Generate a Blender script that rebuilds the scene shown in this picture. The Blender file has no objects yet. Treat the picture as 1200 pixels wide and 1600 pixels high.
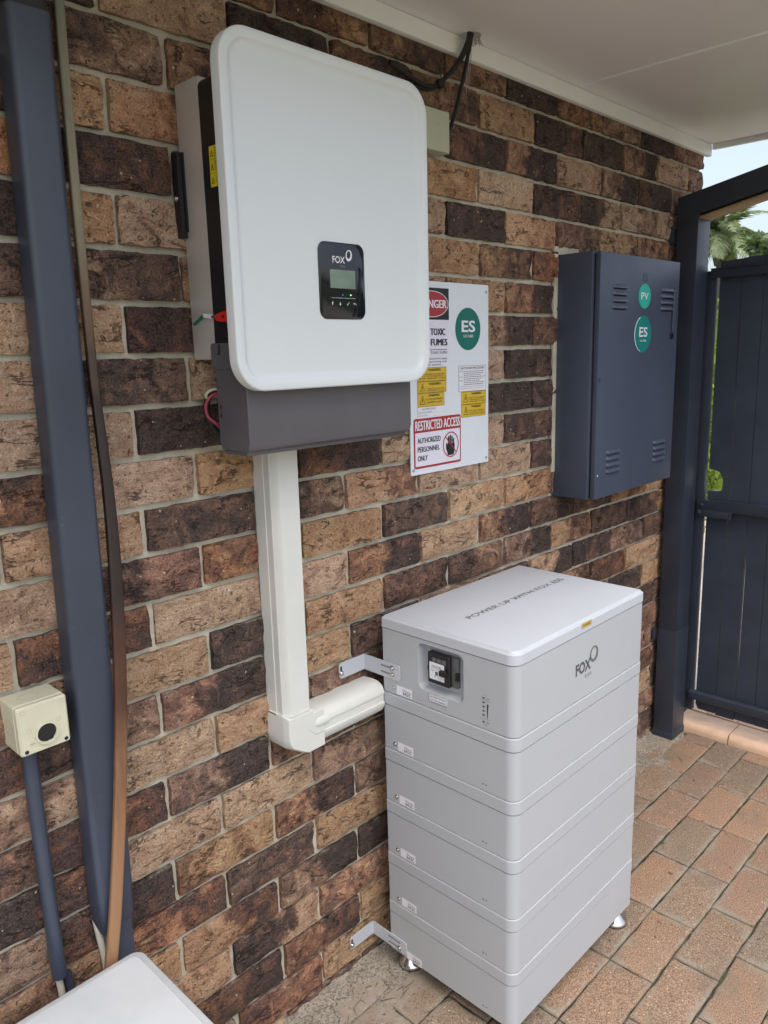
import bpy, bmesh, math, random
from mathutils import Vector, Matrix, noise
random.seed(7)
R = math.radians
S = bpy.context.scene
COL = S.collection

# ------------------------------------------------------------------ camera
cd = bpy.data.cameras.new('camera')
cam = bpy.data.objects.new('camera', cd); COL.objects.link(cam); S.camera = cam
cd.sensor_fit = 'VERTICAL'; cd.sensor_height = 36.0; cd.lens = 36*1205.34/1600
cd.clip_start = .02; cd.clip_end = 500
YAW, PIT, ROL = .7965, .2020, -.0272
_f = Vector((math.cos(PIT)*math.sin(YAW), math.cos(PIT)*math.cos(YAW), -math.sin(PIT)))
_r = Vector((math.cos(YAW), -math.sin(YAW), 0)); _u = _r.cross(_f)
_r2 = _r*math.cos(ROL)+_u*math.sin(ROL); _u2 = -_r*math.sin(ROL)+_u*math.cos(ROL)
mw = Matrix((_r2, _u2, -_f)).transposed().to_4x4(); mw.translation = (-.6461, -1.2178, 1.4539)
cam.matrix_world = mw

# ------------------------------------------------------------------ world, sun, exposure
SUN_EL, SUN_AZ = R(62), R(212)      # azimuth measured clockwise from +y
W = bpy.data.worlds.new('World'); S.world = W; W.use_nodes = True
nt = W.node_tree; nt.nodes.clear()
sky = nt.nodes.new('ShaderNodeTexSky'); sky.sky_type = 'NISHITA'; sky.sun_disc = False
sky.sun_elevation = SUN_EL; sky.sun_rotation = SUN_AZ; sky.dust_density = 4.0; sky.air_density = 1.0; sky.ozone_density = 1.0
hs = nt.nodes.new('ShaderNodeHueSaturation'); hs.inputs['Saturation'].default_value = .66; hs.inputs['Value'].default_value = 1.58
bg = nt.nodes.new('ShaderNodeBackground'); bg.inputs['Strength'].default_value = .15
wo = nt.nodes.new('ShaderNodeOutputWorld')
nt.links.new(sky.outputs[0], hs.inputs['Color']); nt.links.new(hs.outputs[0], bg.inputs[0]); nt.links.new(bg.outputs[0], wo.inputs[0])
sl = bpy.data.lights.new('sun', 'SUN'); sl.energy = .85; sl.angle = R(36); sl.color = (1, .97, .93)
so = bpy.data.objects.new('sun', sl); COL.objects.link(so)
sd = Vector((math.cos(SUN_EL)*math.sin(SUN_AZ), math.cos(SUN_EL)*math.cos(SUN_AZ), math.sin(SUN_EL)))
so.rotation_euler = sd.to_track_quat('Z', 'Y').to_euler(); so.location = sd*20
S.view_settings.view_transform = 'Standard'; S.view_settings.look = 'None'
S.view_settings.gamma = 1; S.view_settings.use_curve_mapping = False
S.view_settings.exposure = .33

# ------------------------------------------------------------------ material helpers
class NM:
    def __init__(s, name):
        s.m = bpy.data.materials.new(name); s.m.use_nodes = True
        s.t = s.m.node_tree; s.b = s.t.nodes['Principled BSDF']
    def n(s, typ, props=None, **inp):
        nd = s.t.nodes.new('ShaderNode'+typ)
        for k, v in (props or {}).items(): setattr(nd, k, v)
        for k, v in inp.items():
            key = int(k[1:]) if k[0] == 'i' and k[1:].isdigit() else k.replace('_', ' ')
            s.put(nd.inputs[key], v)
        return nd
    def put(s, sock, v):
        if isinstance(v, bpy.types.NodeSocket): s.t.links.new(v, sock)
        elif isinstance(v, bpy.types.Node): s.t.links.new(v.outputs[0], sock)
        else:
            if isinstance(v, tuple) and len(v) == 3 and sock.type == 'RGBA': v = (*v, 1)
            sock.default_value = v
    def math(s, op, a, b=0.0, c=None, clamp=False):
        nd = s.t.nodes.new('ShaderNodeMath'); nd.operation = op; nd.use_clamp = clamp
        s.put(nd.inputs[0], a); s.put(nd.inputs[1], b)
        if c is not None: s.put(nd.inputs[2], c)
        return nd.outputs[0]
    def mix(s, fac, a, b, mode='MIX'):
        nd = s.t.nodes.new('ShaderNodeMix'); nd.data_type = 'RGBA'; nd.blend_type = mode
        s.put(nd.inputs[0], fac); s.put(nd.inputs[6], a); s.put(nd.inputs[7], b)
        return nd.outputs[2]
    def step(s, x, lo, hi):
        nd = s.t.nodes.new('ShaderNodeMapRange'); nd.interpolation_type = 'SMOOTHSTEP'
        s.put(nd.inputs[0], x); nd.inputs[1].default_value = lo; nd.inputs[2].default_value = hi
        return nd.outputs[0]
    def noise(s, co, scale, detail=3, rough=.55, dist=0.0):
        return s.n('TexNoise', Vector=co, Scale=scale, Detail=detail, Roughness=rough, Distortion=dist).outputs['Fac']
    def ramp(s, fac, stops):
        nd = s.t.nodes.new('ShaderNodeValToRGB'); s.put(nd.inputs[0], fac)
        e = nd.color_ramp.elements
        while len(e) < len(stops): e.new(.5)
        for i, (p, c) in enumerate(stops): e[i].position = p; e[i].color = (*c, 1)
        return nd.outputs[0]
    def bump(s, h, strength, dist, normal=None):
        nd = s.n('Bump', Strength=strength, Distance=dist, Height=h)
        if normal is not None: s.put(nd.inputs['Normal'], normal)
        return nd.outputs[0]

def plain(name, col, rough=.5, metal=0.0, var=.06, nscale=6, bump=0.0, bscale=400, spec=.5, coat=0.0, wear=0.0):
    m = NM(name)
    co = m.n('TexCoord').outputs['Object']
    f = m.noise(co, nscale, 5, .6)
    lo = tuple(c*(1-var) for c in col); hi = tuple(min(1, c*(1+var)) for c in col)
    c = m.mix(m.step(f, .3, .7), lo, hi)
    if wear:
        g = m.noise(co, 45, 6, .7, 1.5)
        c = m.mix(m.math('MULTIPLY', m.step(g, .62, .75), wear), c, (.30, .28, .25))
    m.put(m.b.inputs['Base Color'], c)
    m.put(m.b.inputs['Roughness'], m.math('ADD', m.math('MULTIPLY', m.noise(co, nscale*5, 4), .16), rough-.08))
    m.b.inputs['Metallic'].default_value = metal
    m.b.inputs['Specular IOR Level'].default_value = spec
    m.b.inputs['Coat Weight'].default_value = coat
    if bump:
        m.put(m.b.inputs['Normal'], m.bump(m.noise(co, bscale, 3), bump, .0006))
    return m.m

def brick_mat():
    m = NM('flashed_rough_clay')
    oi = m.n('ObjectInfo'); tc = m.n('TexCoord')
    co0 = tc.outputs['Object']
    sep = m.n('SeparateXYZ', i0=co0)
    off = m.n('VectorMath', {'operation': 'SCALE'}); m.put(off.inputs[0], (7.3, 3.1, 5.7)); m.put(off.inputs['Scale'], m.math('MULTIPLY', oi.outputs['Random'], 20.0))
    co = m.n('VectorMath', {'operation': 'ADD'}); m.put(co.inputs[0], co0); m.put(co.inputs[1], off.outputs[0]); co = co.outputs[0]
    stretch = m.n('Mapping', Vector=co, Scale=(.45, 1, 1.25)).outputs[0]
    rgb = m.n('SeparateColor', i0=oi.outputs['Color'])
    tl, tr, red = rgb.outputs[0], rgb.outputs[1], rgb.outputs[2]
    nbig = m.noise(co, 14, 4, .6, .6)
    x = m.math('ADD', m.math('MULTIPLY', sep.outputs[0], 8.5), m.math('MULTIPLY', m.math('SUBTRACT', nbig, .5), 3.4))
    t = m.n('Mix', {'data_type': 'FLOAT'}); m.put(t.inputs[0], m.step(x, -.35, .35)); m.put(t.inputs[2], tl); m.put(t.inputs[3], tr)
    blot = m.noise(co, 22, 6, .68, 1.0)
    tone = m.math('ADD', t.outputs[0], m.math('MULTIPLY', m.math('SUBTRACT', blot, .5), 1.45), clamp=True)
    base = m.ramp(tone, [(0, (.026, .018, .022)), (.22, (.074, .042, .041)), (.46, (.245, .125, .080)), (.72, (.560, .350, .205)), (1, (.72, .50, .32))])
    redc = m.mix(1.0, base, (1.12, .90, .80), 'MULTIPLY')
    base = m.mix(m.math('MULTIPLY', red, m.step(m.noise(co, 18, 3), .34, .56)), base, redc)
    hue = m.n('HueSaturation', Hue=m.math('ADD', .491, m.math('MULTIPLY', m.math('FRACT', m.math('MULTIPLY', oi.outputs['Random'], 37.0)), .013)), Saturation=m.math('ADD', .83, m.math('MULTIPLY', m.math('FRACT', m.math('MULTIPLY', oi.outputs['Random'], 91.0)), .30)), Value=m.math('ADD', .86, m.math('MULTIPLY', m.math('FRACT', m.math('MULTIPLY', oi.outputs['Random'], 53.0)), .30)), Color=base)
    base = hue.outputs[0]
    # fine sandy grain
    grain = m.noise(co, 330, 4, .75)
    base = m.mix(m.step(grain, .38, .66), m.mix(.40, base, (.03, .02, .015)), m.mix(.12, base, (.75, .58, .42)))
    # pale grits
    vo = m.n('TexVoronoi', {'feature': 'F1'}, Vector=co, Scale=170.0, Randomness=1.0)
    vc = m.n('SeparateColor', i0=vo.outputs['Color'])
    grit = m.math('MULTIPLY', m.math('LESS_THAN', vo.outputs['Distance'], m.math('MULTIPLY', vc.outputs[1], .42)), m.math('GREATER_THAN', vc.outputs[0], .980))
    base = m.mix(m.math('MULTIPLY', grit, .75), base, (.72, .60, .50))
    # gouges and cracks of the rusticated face
    ng = m.noise(stretch, 17, 5, .62, .35)
    ridge = m.math('ABSOLUTE', m.math('SUBTRACT', ng, .5))
    mask = m.step(m.noise(co, 24, 2), .48, .60)
    crack = m.math('MULTIPLY', m.math('SUBTRACT', 1.0, m.step(ridge, .002, .020)), mask)
    pitn = m.noise(co, 150, 3, .6)
    pit = m.math('SUBTRACT', 1.0, m.step(pitn, .32, .385))
    base = m.mix(m.math('MULTIPLY', m.math('MAXIMUM', crack, pit), .62), base, (.020, .014, .012))
    # mortar smears along the arrises
    ez = m.math('ABSOLUTE', sep.outputs[2]); ex = m.math('ABSOLUTE', sep.outputs[0])
    e = m.math('ADD', m.step(ez, .027, .040), m.math('MULTIPLY', m.noise(co, 30, 5, .7), 1.25))
    base = m.mix(m.math('MULTIPLY', m.step(e, 1.52, 1.72), .55), base, (.40, .36, .29))
    m.put(m.b.inputs['Base Color'], base)
    m.b.inputs['Roughness'].default_value = .88; m.b.inputs['Specular IOR Level'].default_value = .35
    h = m.math('MULTIPLY', blot, 1.2)
    h = m.math('ADD', h, m.math('MULTIPLY', m.noise(stretch, 60, 6, .7, .8), .9))
    h = m.math('SUBTRACT', h, m.math('MULTIPLY', crack, .95))
    h = m.math('SUBTRACT', h, m.math('MULTIPLY', pit, .55))
    h = m.math('ADD', h, m.math('MULTIPLY', grain, .16))
    m.put(m.b.inputs['Normal'], m.bump(h, 1.0, .0105))
    return m.m

def mortar_mat():
    m = NM('grey_mortar'); co = m.n('TexCoord').outputs['Object']
    f = m.noise(co, 9, 6, .6); g = m.noise(co, 260, 3, .7)
    c = m.mix(m.step(f, .3, .7), (.46, .43, .34), (.62, .58, .47))
    c = m.mix(m.step(g, .5, .8), c, m.mix(.5, c, (.10, .09, .07)))
    m.put(m.b.inputs['Base Color'], c); m.b.inputs['Roughness'].default_value = .95
    h = m.math('ADD', m.math('MULTIPLY', g, .3), m.noise(co, 60, 5, .65))
    m.put(m.b.inputs['Normal'], m.bump(h, .9, .003))
    return m.m

def paver_mat():
    m = NM('worn_clay_paver'); oi = m.n('ObjectInfo'); tc = m.n('TexCoord'); co0 = tc.outputs['Object']
    pos = m.n('NewGeometry').outputs['Position']; sp = m.n('SeparateXYZ', i0=pos)
    off = m.n('VectorMath', {'operation': 'SCALE'}); m.put(off.inputs[0], (5.3, 9.1, 2.7)); m.put(off.inputs['Scale'], m.math('MULTIPLY', oi.outputs['Random'], 20.0))
    co = m.n('VectorMath', {'operation': 'ADD'}); m.put(co.inputs[0], co0); m.put(co.inputs[1], off.outputs[0]); co = co.outputs[0]
    f = m.noise(co, 12, 7, .75)
    c = m.mix(m.step(f, .3, .7), m.mix(.45, oi.outputs['Color'], (.16, .12, .09)), oi.outputs['Color'])
    g = m.noise(co, 330, 3, .7)
    c = m.mix(m.step(g, .40, .62), m.mix(.50, c, (.09, .065, .05)), m.mix(.26, c, (.80, .66, .50)))
    vo = m.n('TexVoronoi', {'feature': 'F1'}, Vector=co, Scale=150.0)
    vc = m.n('SeparateColor', i0=vo.outputs['Color'])
    hole = m.math('MULTIPLY', m.math('LESS_THAN', vo.outputs['Distance'], .24), m.math('GREATER_THAN', vc.outputs[0], .90))
    c = m.mix(m.math('MULTIPLY', hole, .7), c, (.05, .035, .03))
    grit = m.math('MULTIPLY', m.math('LESS_THAN', vo.outputs['Distance'], .28), m.math('LESS_THAN', vc.outputs[1], .04))
    c = m.mix(m.math('MULTIPLY', grit, .6), c, (.70, .62, .52))
    # grey-green weathering creeping in from the edges and lying over old spots
    so_ = m.n('SeparateXYZ', i0=co0)
    e = m.math('MAXIMUM', m.step(m.math('ABSOLUTE', so_.outputs[0]), .080, .118), m.step(m.math('ABSOLUTE', so_.outputs[1]), .026, .057))
    ed = m.math('ADD', m.math('MULTIPLY', e, .16), m.noise(pos, 10, 8, .78))
    c = m.mix(m.math('MULTIPLY', m.step(ed, .56, .76), .70), c, (.27, .25, .20))
    dark = m.noise(pos, 42, 3, .6)
    spot = m.noise(pos, 5.5, 7, .72)
    c = m.mix(m.math('MULTIPLY', m.step(spot, .50, .66), .45), c, (.16, .135, .105))
    c = m.mix(m.math('MULTIPLY', m.step(dark, .66, .72), .75), c, (.045, .032, .028))
    # dust and silt washed against the foot of the wall
    near = m.math('ADD', m.step(sp.outputs[1], -.30, .0), m.math('MULTIPLY', m.step(sp.outputs[0], 1.0, .35), .45))
    du = m.math('ADD', m.math('MULTIPLY', near, .50), m.noise(pos, 9, 6, .7))
    dcol = m.mix(m.noise(pos, 60, 6, .75), (.15, .13, .105), (.44, .385, .31))
    c = m.mix(m.math('MULTIPLY', m.step(du, .80, 1.02), .85), c, dcol)
    m.put(m.b.inputs['Base Color'], c); m.b.inputs['Roughness'].default_value = .86; m.b.inputs['Specular IOR Level'].default_value = .35
    h = m.math('ADD', m.math('MULTIPLY', g, .30), m.math('MULTIPLY', m.noise(co, 26, 5, .65), 1.0))
    h = m.math('SUBTRACT', h, m.math('MULTIPLY', hole, .4))
    m.put(m.b.inputs['Normal'], m.bump(h, .8, .0028))
    return m.m

def sand_mat():
    m = NM('joint_sand'); co = m.n('NewGeometry').outputs['Position']
    f = m.noise(co, 24, 6, .7); g = m.noise(co, 160, 4, .7)
    c = m.ramp(m.math('ADD', m.math('MULTIPLY', f, .7), m.math('MULTIPLY', g, .3)), [(.34, (.010, .010, .008)), (.52, (.04, .040, .028)), (.66, (.16, .155, .12)), (.82, (.30, .28, .22))])
    moss = m.step(m.noise(co, 13, 4, .6), .60, .70)
    c = m.mix(m.math('MULTIPLY', moss, .7), c, (.07, .11, .04))
    m.put(m.b.inputs['Base Color'], c); m.b.inputs['Roughness'].default_value = .95
    m.put(m.b.inputs['Normal'], m.bump(g, 1, .003))
    return m.m

def ground_mat():
    m = NM('pale_outdoor_paving'); co = m.n('NewGeometry').outputs['Position']
    f = m.noise(co, 3, 6, .65); g = m.noise(co, 60, 4, .7)
    c = m.mix(m.step(f, .3, .7), (.46, .40, .33), (.58, .52, .44)); c = m.mix(m.step(g, .5, .8), c, (.25, .19, .14))  # kept pale so the unseen ground bounces light onto the soffit
    far = m.step(m.n('VectorMath', {'operation': 'LENGTH'}, i0=co).outputs['Value'], 6, 9)
    c = m.mix(far, c, m.mix(g, (.05, .08, .02), (.10, .14, .04)))
    m.put(m.b.inputs['Base Color'], c); m.b.inputs['Roughness'].default_value = .9
    m.put(m.b.inputs['Normal'], m.bump(g, .6, .004))
    return m.m

def ceiling_mat():
    m = NM('enamelled_sheet'); co = m.n('TexCoord').outputs['Object']
    c = m.mix(m.step(m.noise(co, 2.0, 4), .3, .7), (.72, .71, .70), (.76, .75, .74))
    m.put(m.b.inputs['Base Color'], c)
    m.put(m.b.inputs['Roughness'], m.math('ADD', .27, m.math('MULTIPLY', m.noise(co, 3, 1), .05)))
    m.put(m.b.inputs['Normal'], m.bump(m.noise(co, 2.0, 1), .12, .01))
    return m.m

def wood_mat():
    m = NM('stained_bowed_timber'); co = m.n('TexCoord').outputs['Object']
    s = m.n('SeparateXYZ', i0=co)
    st = m.n('Mapping', Vector=co, Scale=(60, 60, 3.5)).outputs[0]
    g = m.noise(st, 1.0, 6, .65, .5)
    z = m.math('ADD', s.outputs[2], m.math('MULTIPLY', m.math('SUBTRACT', m.noise(co, 9, 3), .5), .28))
    stop = lambda a: (a-.40)/1.6
    c = m.ramp(m.math('DIVIDE', m.math('SUBTRACT', z, .40), 1.6),
               [(0, (.30, .165, .085)), (stop(.72), (.27, .14, .07)), (stop(.95), (.075, .030, .017)), (stop(1.12), (.020, .010, .008)), (stop(1.38), (.018, .010, .008)), (stop(1.50), (.13, .075, .04)), (stop(1.72), (.25, .22, .14)), (1, (.17, .18, .13))])
    c = m.mix(m.math('MULTIPLY', m.step(g, .5, .75), .45), c, (.03, .018, .012))
    m.put(m.b.inputs['Base Color'], c); m.b.inputs['Roughness'].default_value = .48
    m.put(m.b.inputs['Normal'], m.bump(g, .3, .001))
    return m.m

def leaf_mat(name, a, b, tr=.35):
    m = NM(name); oi = m.n('ObjectInfo'); co = m.n('TexCoord').outputs['Object']
    f = m.noise(co, 1.1, 4, .7)
    m.put(m.b.inputs['Base Color'], m.mix(m.step(f, .35, .65), a, b)); m.b.inputs['Roughness'].default_value = .5
    t = m.n('BsdfTranslucent'); m.put(t.inputs[0], m.mix(.5, b, (.30, .42, .05)))
    mx = m.n('MixShader'); mx.inputs[0].default_value = tr
    m.t.links.new(m.b.outputs[0], mx.inputs[1]); m.t.links.new(t.outputs[0], mx.inputs[2])
    m.t.links.new(mx.outputs[0], m.t.nodes['Material Output'].inputs[0])
    return m.m

BRICK = brick_mat(); MORTAR = mortar_mat(); PAVER = paver_mat(); SAND = sand_mat(); GROUND = ground_mat(); CEIL = ceiling_mat(); TIMBER = wood_mat()
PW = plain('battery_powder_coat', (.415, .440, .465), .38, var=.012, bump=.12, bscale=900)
PWT = plain('battery_coat_lit', (.480, .508, .550), .42, var=.012, bump=.12, bscale=900)  # body coat again, lightened in colour for the light falling on the lid
INVW = plain('inverter_white_cover', (.66, .705, .72), .33, var=.012, nscale=3)
TAIL = plain('charcoal_plastic', (.098, .095, .108), .42, var=.06, bump=.15, bscale=700)
BLACK = plain('black_casing', (.012, .012, .014), .45)
GLOSS = plain('black_glass', (.008, .010, .012), .09, var=.1)
SILVER = plain('brushed_aluminium', (.60, .575, .55), .36, metal=.4, var=.05)
STEEL = plain('polished_stainless', (.62, .61, .60), .17, metal=1)
ZINC = plain('zinc_screw', (.50, .50, .48), .32, metal=1)
SLATE = plain('slate_blue_paint', (.042, .053, .080), .36, var=.10, nscale=5, bump=.15, bscale=250, wear=.20)
SLATE3 = plain('dark_slate_paint', (.030, .037, .055), .40, var=.10, nscale=5, bump=.15, bscale=250, wear=.08)
SLATE2 = plain('slate_blue_satin', (.058, .073, .110), .42, var=.06, nscale=4, bump=.1, bscale=300, wear=.12)
BOARD = plain('painted_board', (.031, .041, .062), .55, var=.16, nscale=7, bump=.4, bscale=120, wear=.06)
CREAM = plain('cream_plastic', (.58, .57, .43), .40, var=.05, nscale=14, wear=.10)
JBOX = plain('pale_green_cream_plastic', (.44, .47, .35), .45, var=.04)
DUCTM = plain('off_white_pvc', (.64, .655, .62), .36, var=.03, nscale=9)
TRIM = plain('pale_trim_paint', (.83, .86, .82), .42, var=.03)
WHITE = plain('sign_white', (.70, .74, .80), .38, var=.02)
WHITE2 = plain('sticker_white', (.72, .70, .80), .45, var=.02)
LBLW = plain('label_white', (.74, .75, .80), .5, var=.02)
BOXW = plain('weathered_white_plastic', (.54, .57, .59), .50, var=.05, nscale=9, wear=.12)
RED = plain('sign_red', (.36, .030, .035), .45)
REDP = plain('red_plastic', (.60, .02, .018), .35)
PINK = plain('red_cable', (.26, .035, .06), .5)
GREEN = plain('teal_green', (.006, .145, .115), .42)
TEAL = plain('faded_teal', (.03, .42, .33), .45)
TEAL2 = plain('teal_sticker', (.008, .21, .19), .42)
YEL = plain('warning_yellow', (.62, .42, .035), .45)
YEL2 = plain('bright_yellow', (.70, .60, .02), .45)
INK = plain('black_ink', (.014, .014, .018), .55)
INKG = plain('grey_ink', (.085, .088, .10), .5)
INKM = plain('mid_grey_print', (.22, .22, .24), .5)
RUBBER = plain('black_rubber', (.010, .010, .011), .6)
LCD = plain('lcd_film', (.17, .235, .18), .30, var=.12, nscale=40)
CLEAR = plain('smoke_tinted_cover', (.10, .105, .11), .20)
TAN = plain('tan_underside', (.30, .20, .105), .7, var=.15, nscale=20)
DIRT = plain('debris', (.05, .035, .025), .9)
HAIR = plain('frayed_fibre', (.40, .38, .33), .9)
PVC = plain('aged_pvc', (.55, .53, .45), .5, var=.1)
COPE = plain('pale_salmon_brick', (.66, .45, .31), .8, var=.10, nscale=16, bump=.6, bscale=160, wear=.15)
SCORE = plain('engraved_line', (.30, .305, .31), .6)
BARK = plain('palm_bark', (.16, .13, .10), .9, var=.3, nscale=3)
PALM = leaf_mat('palm_leaf', (.20, .25, .13), (.34, .40, .22))  # leaf colour raised above natural green to carry the outdoor glare
PALMD = leaf_mat('dry_palm_leaf', (.26, .27, .09), (.38, .37, .14))
BUSH = leaf_mat('bright_bush_leaf', (.10, .18, .02), (.30, .38, .05))
FOL = leaf_mat('grey_green_leaf', (.08, .12, .06), (.16, .22, .11))
mg = NM('green_led'); mg.b.inputs['Emission Color'].default_value = (.1, 1, .3, 1); mg.b.inputs['Emission Strength'].default_value = 2.5; LEDG = mg.m
mg = NM('blue_led'); mg.b.inputs['Base Color'].default_value = (.03, .06, .2, 1); mg.b.inputs['Emission Color'].default_value = (.1, .2, .9, 1); mg.b.inputs['Emission Strength'].default_value = .5; LEDB = mg.m

# ------------------------------------------------------------------ object helpers
ORIG = {}
def link(o, parent=None):
    COL.objects.link(o)
    if parent is not None:
        o.parent = parent
        o.matrix_parent_inverse = Matrix.Translation(-ORIG.get(parent.name, Vector((0, 0, 0))))
    return o
def tag(o, label=None, cat=None, group=None, kind=None):
    if label: o['label'] = label
    if cat: o['category'] = cat
    if group: o['group'] = group
    if kind: o['kind'] = kind
    return o
def thing(name, label, cat, loc, group=None):
    o = bpy.data.objects.new(name, None); o.empty_display_size = .1; o.location = loc; COL.objects.link(o)
    ORIG[o.name] = Vector(loc)
    return tag(o, label, cat, group)
def mobj(name, bm, mat, parent=None, smooth=35):
    me = bpy.data.meshes.new(name)
    bmesh.ops.recalc_face_normals(bm, faces=bm.faces[:])
    bm.to_mesh(me); bm.free()
    me.materials.append(mat)
    if smooth:
        me.polygons.foreach_set('use_smooth', [True]*len(me.polygons)); me.set_sharp_from_angle(angle=R(smooth))
    return link(bpy.data.objects.new(name, me), parent)
def add_box(bm, lo, hi, bev=0.0, seg=2):
    r = bmesh.ops.create_cube(bm, size=1)
    vs = r['verts']
    for v in vs:
        v.co = Vector([(lo[i]+hi[i])/2 + v.co[i]*(hi[i]-lo[i]) for i in range(3)])
    if bev:
        es = list({e for v in vs for e in v.link_edges})
        bmesh.ops.bevel(bm, geom=es, offset=bev, segments=seg, affect='EDGES', profile=.6)
def box(name, lo, hi, mat, parent=None, bev=.0015, seg=2):
    bm = bmesh.new(); add_box(bm, lo, hi, bev, seg)
    return mobj(name, bm, mat, parent)
class Fr:
    """flat local frame: origin, right, up; normal = right x up"""
    def __init__(s, o, r=(1, 0, 0), u=(0, 0, 1)):
        s.o, s.r, s.u = Vector(o), Vector(r).normalized(), Vector(u).normalized(); s.n = s.r.cross(s.u)
    def p(s, a, b, c=0.0): return s.o + s.r*a + s.u*b + s.n*c
WALLF = lambda x, z, y=0: Fr((x, y, z))
def rr_pts(w, h, r, seg=6):
    if not isinstance(r, tuple): r = (r,)*4
    ra = [max(q, 1e-5) for q in r]; P = []
    for k_, (sx, sy, a0) in enumerate(((1, 1, 0), (-1, 1, 90), (-1, -1, 180), (1, -1, 270))):
        r = ra[k_]; cx, cy = sx*(w/2-r), sy*(h/2-r)
        for i in range(seg+1):
            a = R(a0+90*i/seg); P.append((cx+r*math.cos(a), cy+r*math.sin(a)))
    return P
def add_loops(bm, loops, cap0=True, cap1=True):
    vl = [[bm.verts.new(p) for p in L] for L in loops]
    n = len(vl[0])
    for a, b in zip(vl, vl[1:]):
        for i in range(n):
            bm.faces.new((a[i], a[(i+1) % n], b[(i+1) % n], b[i]))
    if cap0: bm.faces.new(vl[0][::-1])
    if cap1: bm.faces.new(vl[-1])
def add_rr(bm, fr, w, h, rad, steps, seg=6):
    add_loops(bm, [[fr.p(a, b, d) for a, b in rr_pts(w-2*i, h-2*i, tuple(max(q-i, .0004) for q in rad) if isinstance(rad, tuple) else max(rad-i, .0004), seg)] for i, d in steps])
def rr(name, fr, w, h, rad, steps, mat, parent=None, seg=6, smooth=35):
    bm = bmesh.new(); add_rr(bm, fr, w, h, rad, steps, seg)
    return mobj(name, bm, mat, parent, smooth)
def patch(name, fr, w, h, mat, parent=None, rad=.0005, t=.0006):
    return rr(name, fr, w, h, rad, [(0, 0), (0, t)], mat, parent, seg=3, smooth=0)
def add_tube(bm, pts, rad, n=10, closed=False):
    pts = [Vector(p) for p in pts]; L = []
    up = None
    for i, p in enumerate(pts):
        if closed: d = pts[(i+1) % len(pts)]-pts[i-1]
        else: d = pts[min(i+1, len(pts)-1)]-pts[max(i-1, 0)]
        d.normalize()
        if up is None:
            up = d.orthogonal().normalized()
        up = (up-d*up.dot(d)).normalized(); s = d.cross(up)
        rd = rad[i] if isinstance(rad, (list, tuple)) else rad
        L.append([p+up*rd*math.cos(2*math.pi*k/n)+s*rd*math.sin(2*math.pi*k/n) for k in range(n)])
    if closed: L.append(L[0]); add_loops(bm, L, False, False)
    else: add_loops(bm, L)
def spline(pts, k=6):
    P = [Vector(p) for p in pts]; P = [P[0]*2-P[1]]+P+[P[-1]*2-P[-2]]; out = []
    for i in range(1, len(P)-2):
        for j in range(k):
            t = j/k; a, b, c, d = P[i-1:i+3]
            out.append(.5*((2*b)+(c-a)*t+(2*a-5*b+4*c-d)*t*t+(3*b-a-3*c+d)*t**3))
    out.append(P[-2]); return out
def tube(name, pts, rad, mat, parent=None, n=10, sm=True):
    bm = bmesh.new(); add_tube(bm, spline(pts) if sm else pts, rad, n)
    return mobj(name, bm, mat, parent, 50)
def add_lathe(bm, fr, prof, n=24):
    add_loops(bm, [[fr.p(r*math.cos(2*math.pi*k/n), r*math.sin(2*math.pi*k/n), d) for k in range(n)] for r, d in prof])
def lathe(name, fr, prof, mat, parent=None, n=24):
    bm = bmesh.new(); add_lathe(bm, fr, prof, n); return mobj(name, bm, mat, parent, 40)
def add_prism(bm, fr, pts, d0, d1):
    add_loops(bm, [[fr.p(a, b, d0) for a, b in pts], [fr.p(a, b, d1) for a, b in pts]])
def prism(name, fr, pts, d0, d1, mat, parent=None, smooth=0):
    bm = bmesh.new(); add_prism(bm, fr, pts, d0, d1); return mobj(name, bm, mat, parent, smooth)
_tc = {}
def text_data(s, fat):
    if (s, fat) in _tc: return _tc[(s, fat)]
    c = bpy.data.curves.new('t', 'FONT'); c.body = s; c.size = 1; c.offset = fat; c.resolution_u = 3
    o = bpy.data.objects.new('t', c); COL.objects.link(o)
    dg = bpy.context.evaluated_depsgraph_get()
    me = bpy.data.meshes.new_from_object(o.evaluated_get(dg))
    V = [(v.co.x, v.co.y) for v in me.vertices]; F = [tuple(p.vertices) for p in me.polygons]
    bpy.data.objects.remove(o); bpy.data.curves.remove(c); bpy.data.meshes.remove(me)
    x0 = min(v[0] for v in V); x1 = max(v[0] for v in V); y0 = min(v[1] for v in V); y1 = max(v[1] for v in V)
    _tc[(s, fat)] = ([((a-x0)/(x1-x0), (b-y0)/(y1-y0)) for a, b in V], F, (x1-x0)/(y1-y0))
    return _tc[(s, fat)]
def add_text(bm, s, fr, x, z, h, w=None, fat=.0, c=.0008):
    """left-bottom at (x, z) in the frame"""
    V, F, asp = text_data(s, fat)
    if w is None: w = h*asp
    vs = [bm.verts.new(fr.p(x+a*w, z+b*h, c)) for a, b in V]
    for f in F:
        try: bm.faces.new([vs[i] for i in f])
        except ValueError: pass
def text(name, items, fr, mat, parent, c=.0008, fat=.0, bold=0):
    bm = bmesh.new()
    for it in items:
        s, x, z, h, w = it[:5]
        for q in range(3 if bold else 1): add_text(bm, s, fr, x+(q-1)*bold, z, h, w, it[5] if len(it) > 5 else fat, c+.00008*q)
    me = bpy.data.meshes.new(name); bm.to_mesh(me); bm.free(); me.materials.append(mat)
    return link(bpy.data.objects.new(name, me), parent)
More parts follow.
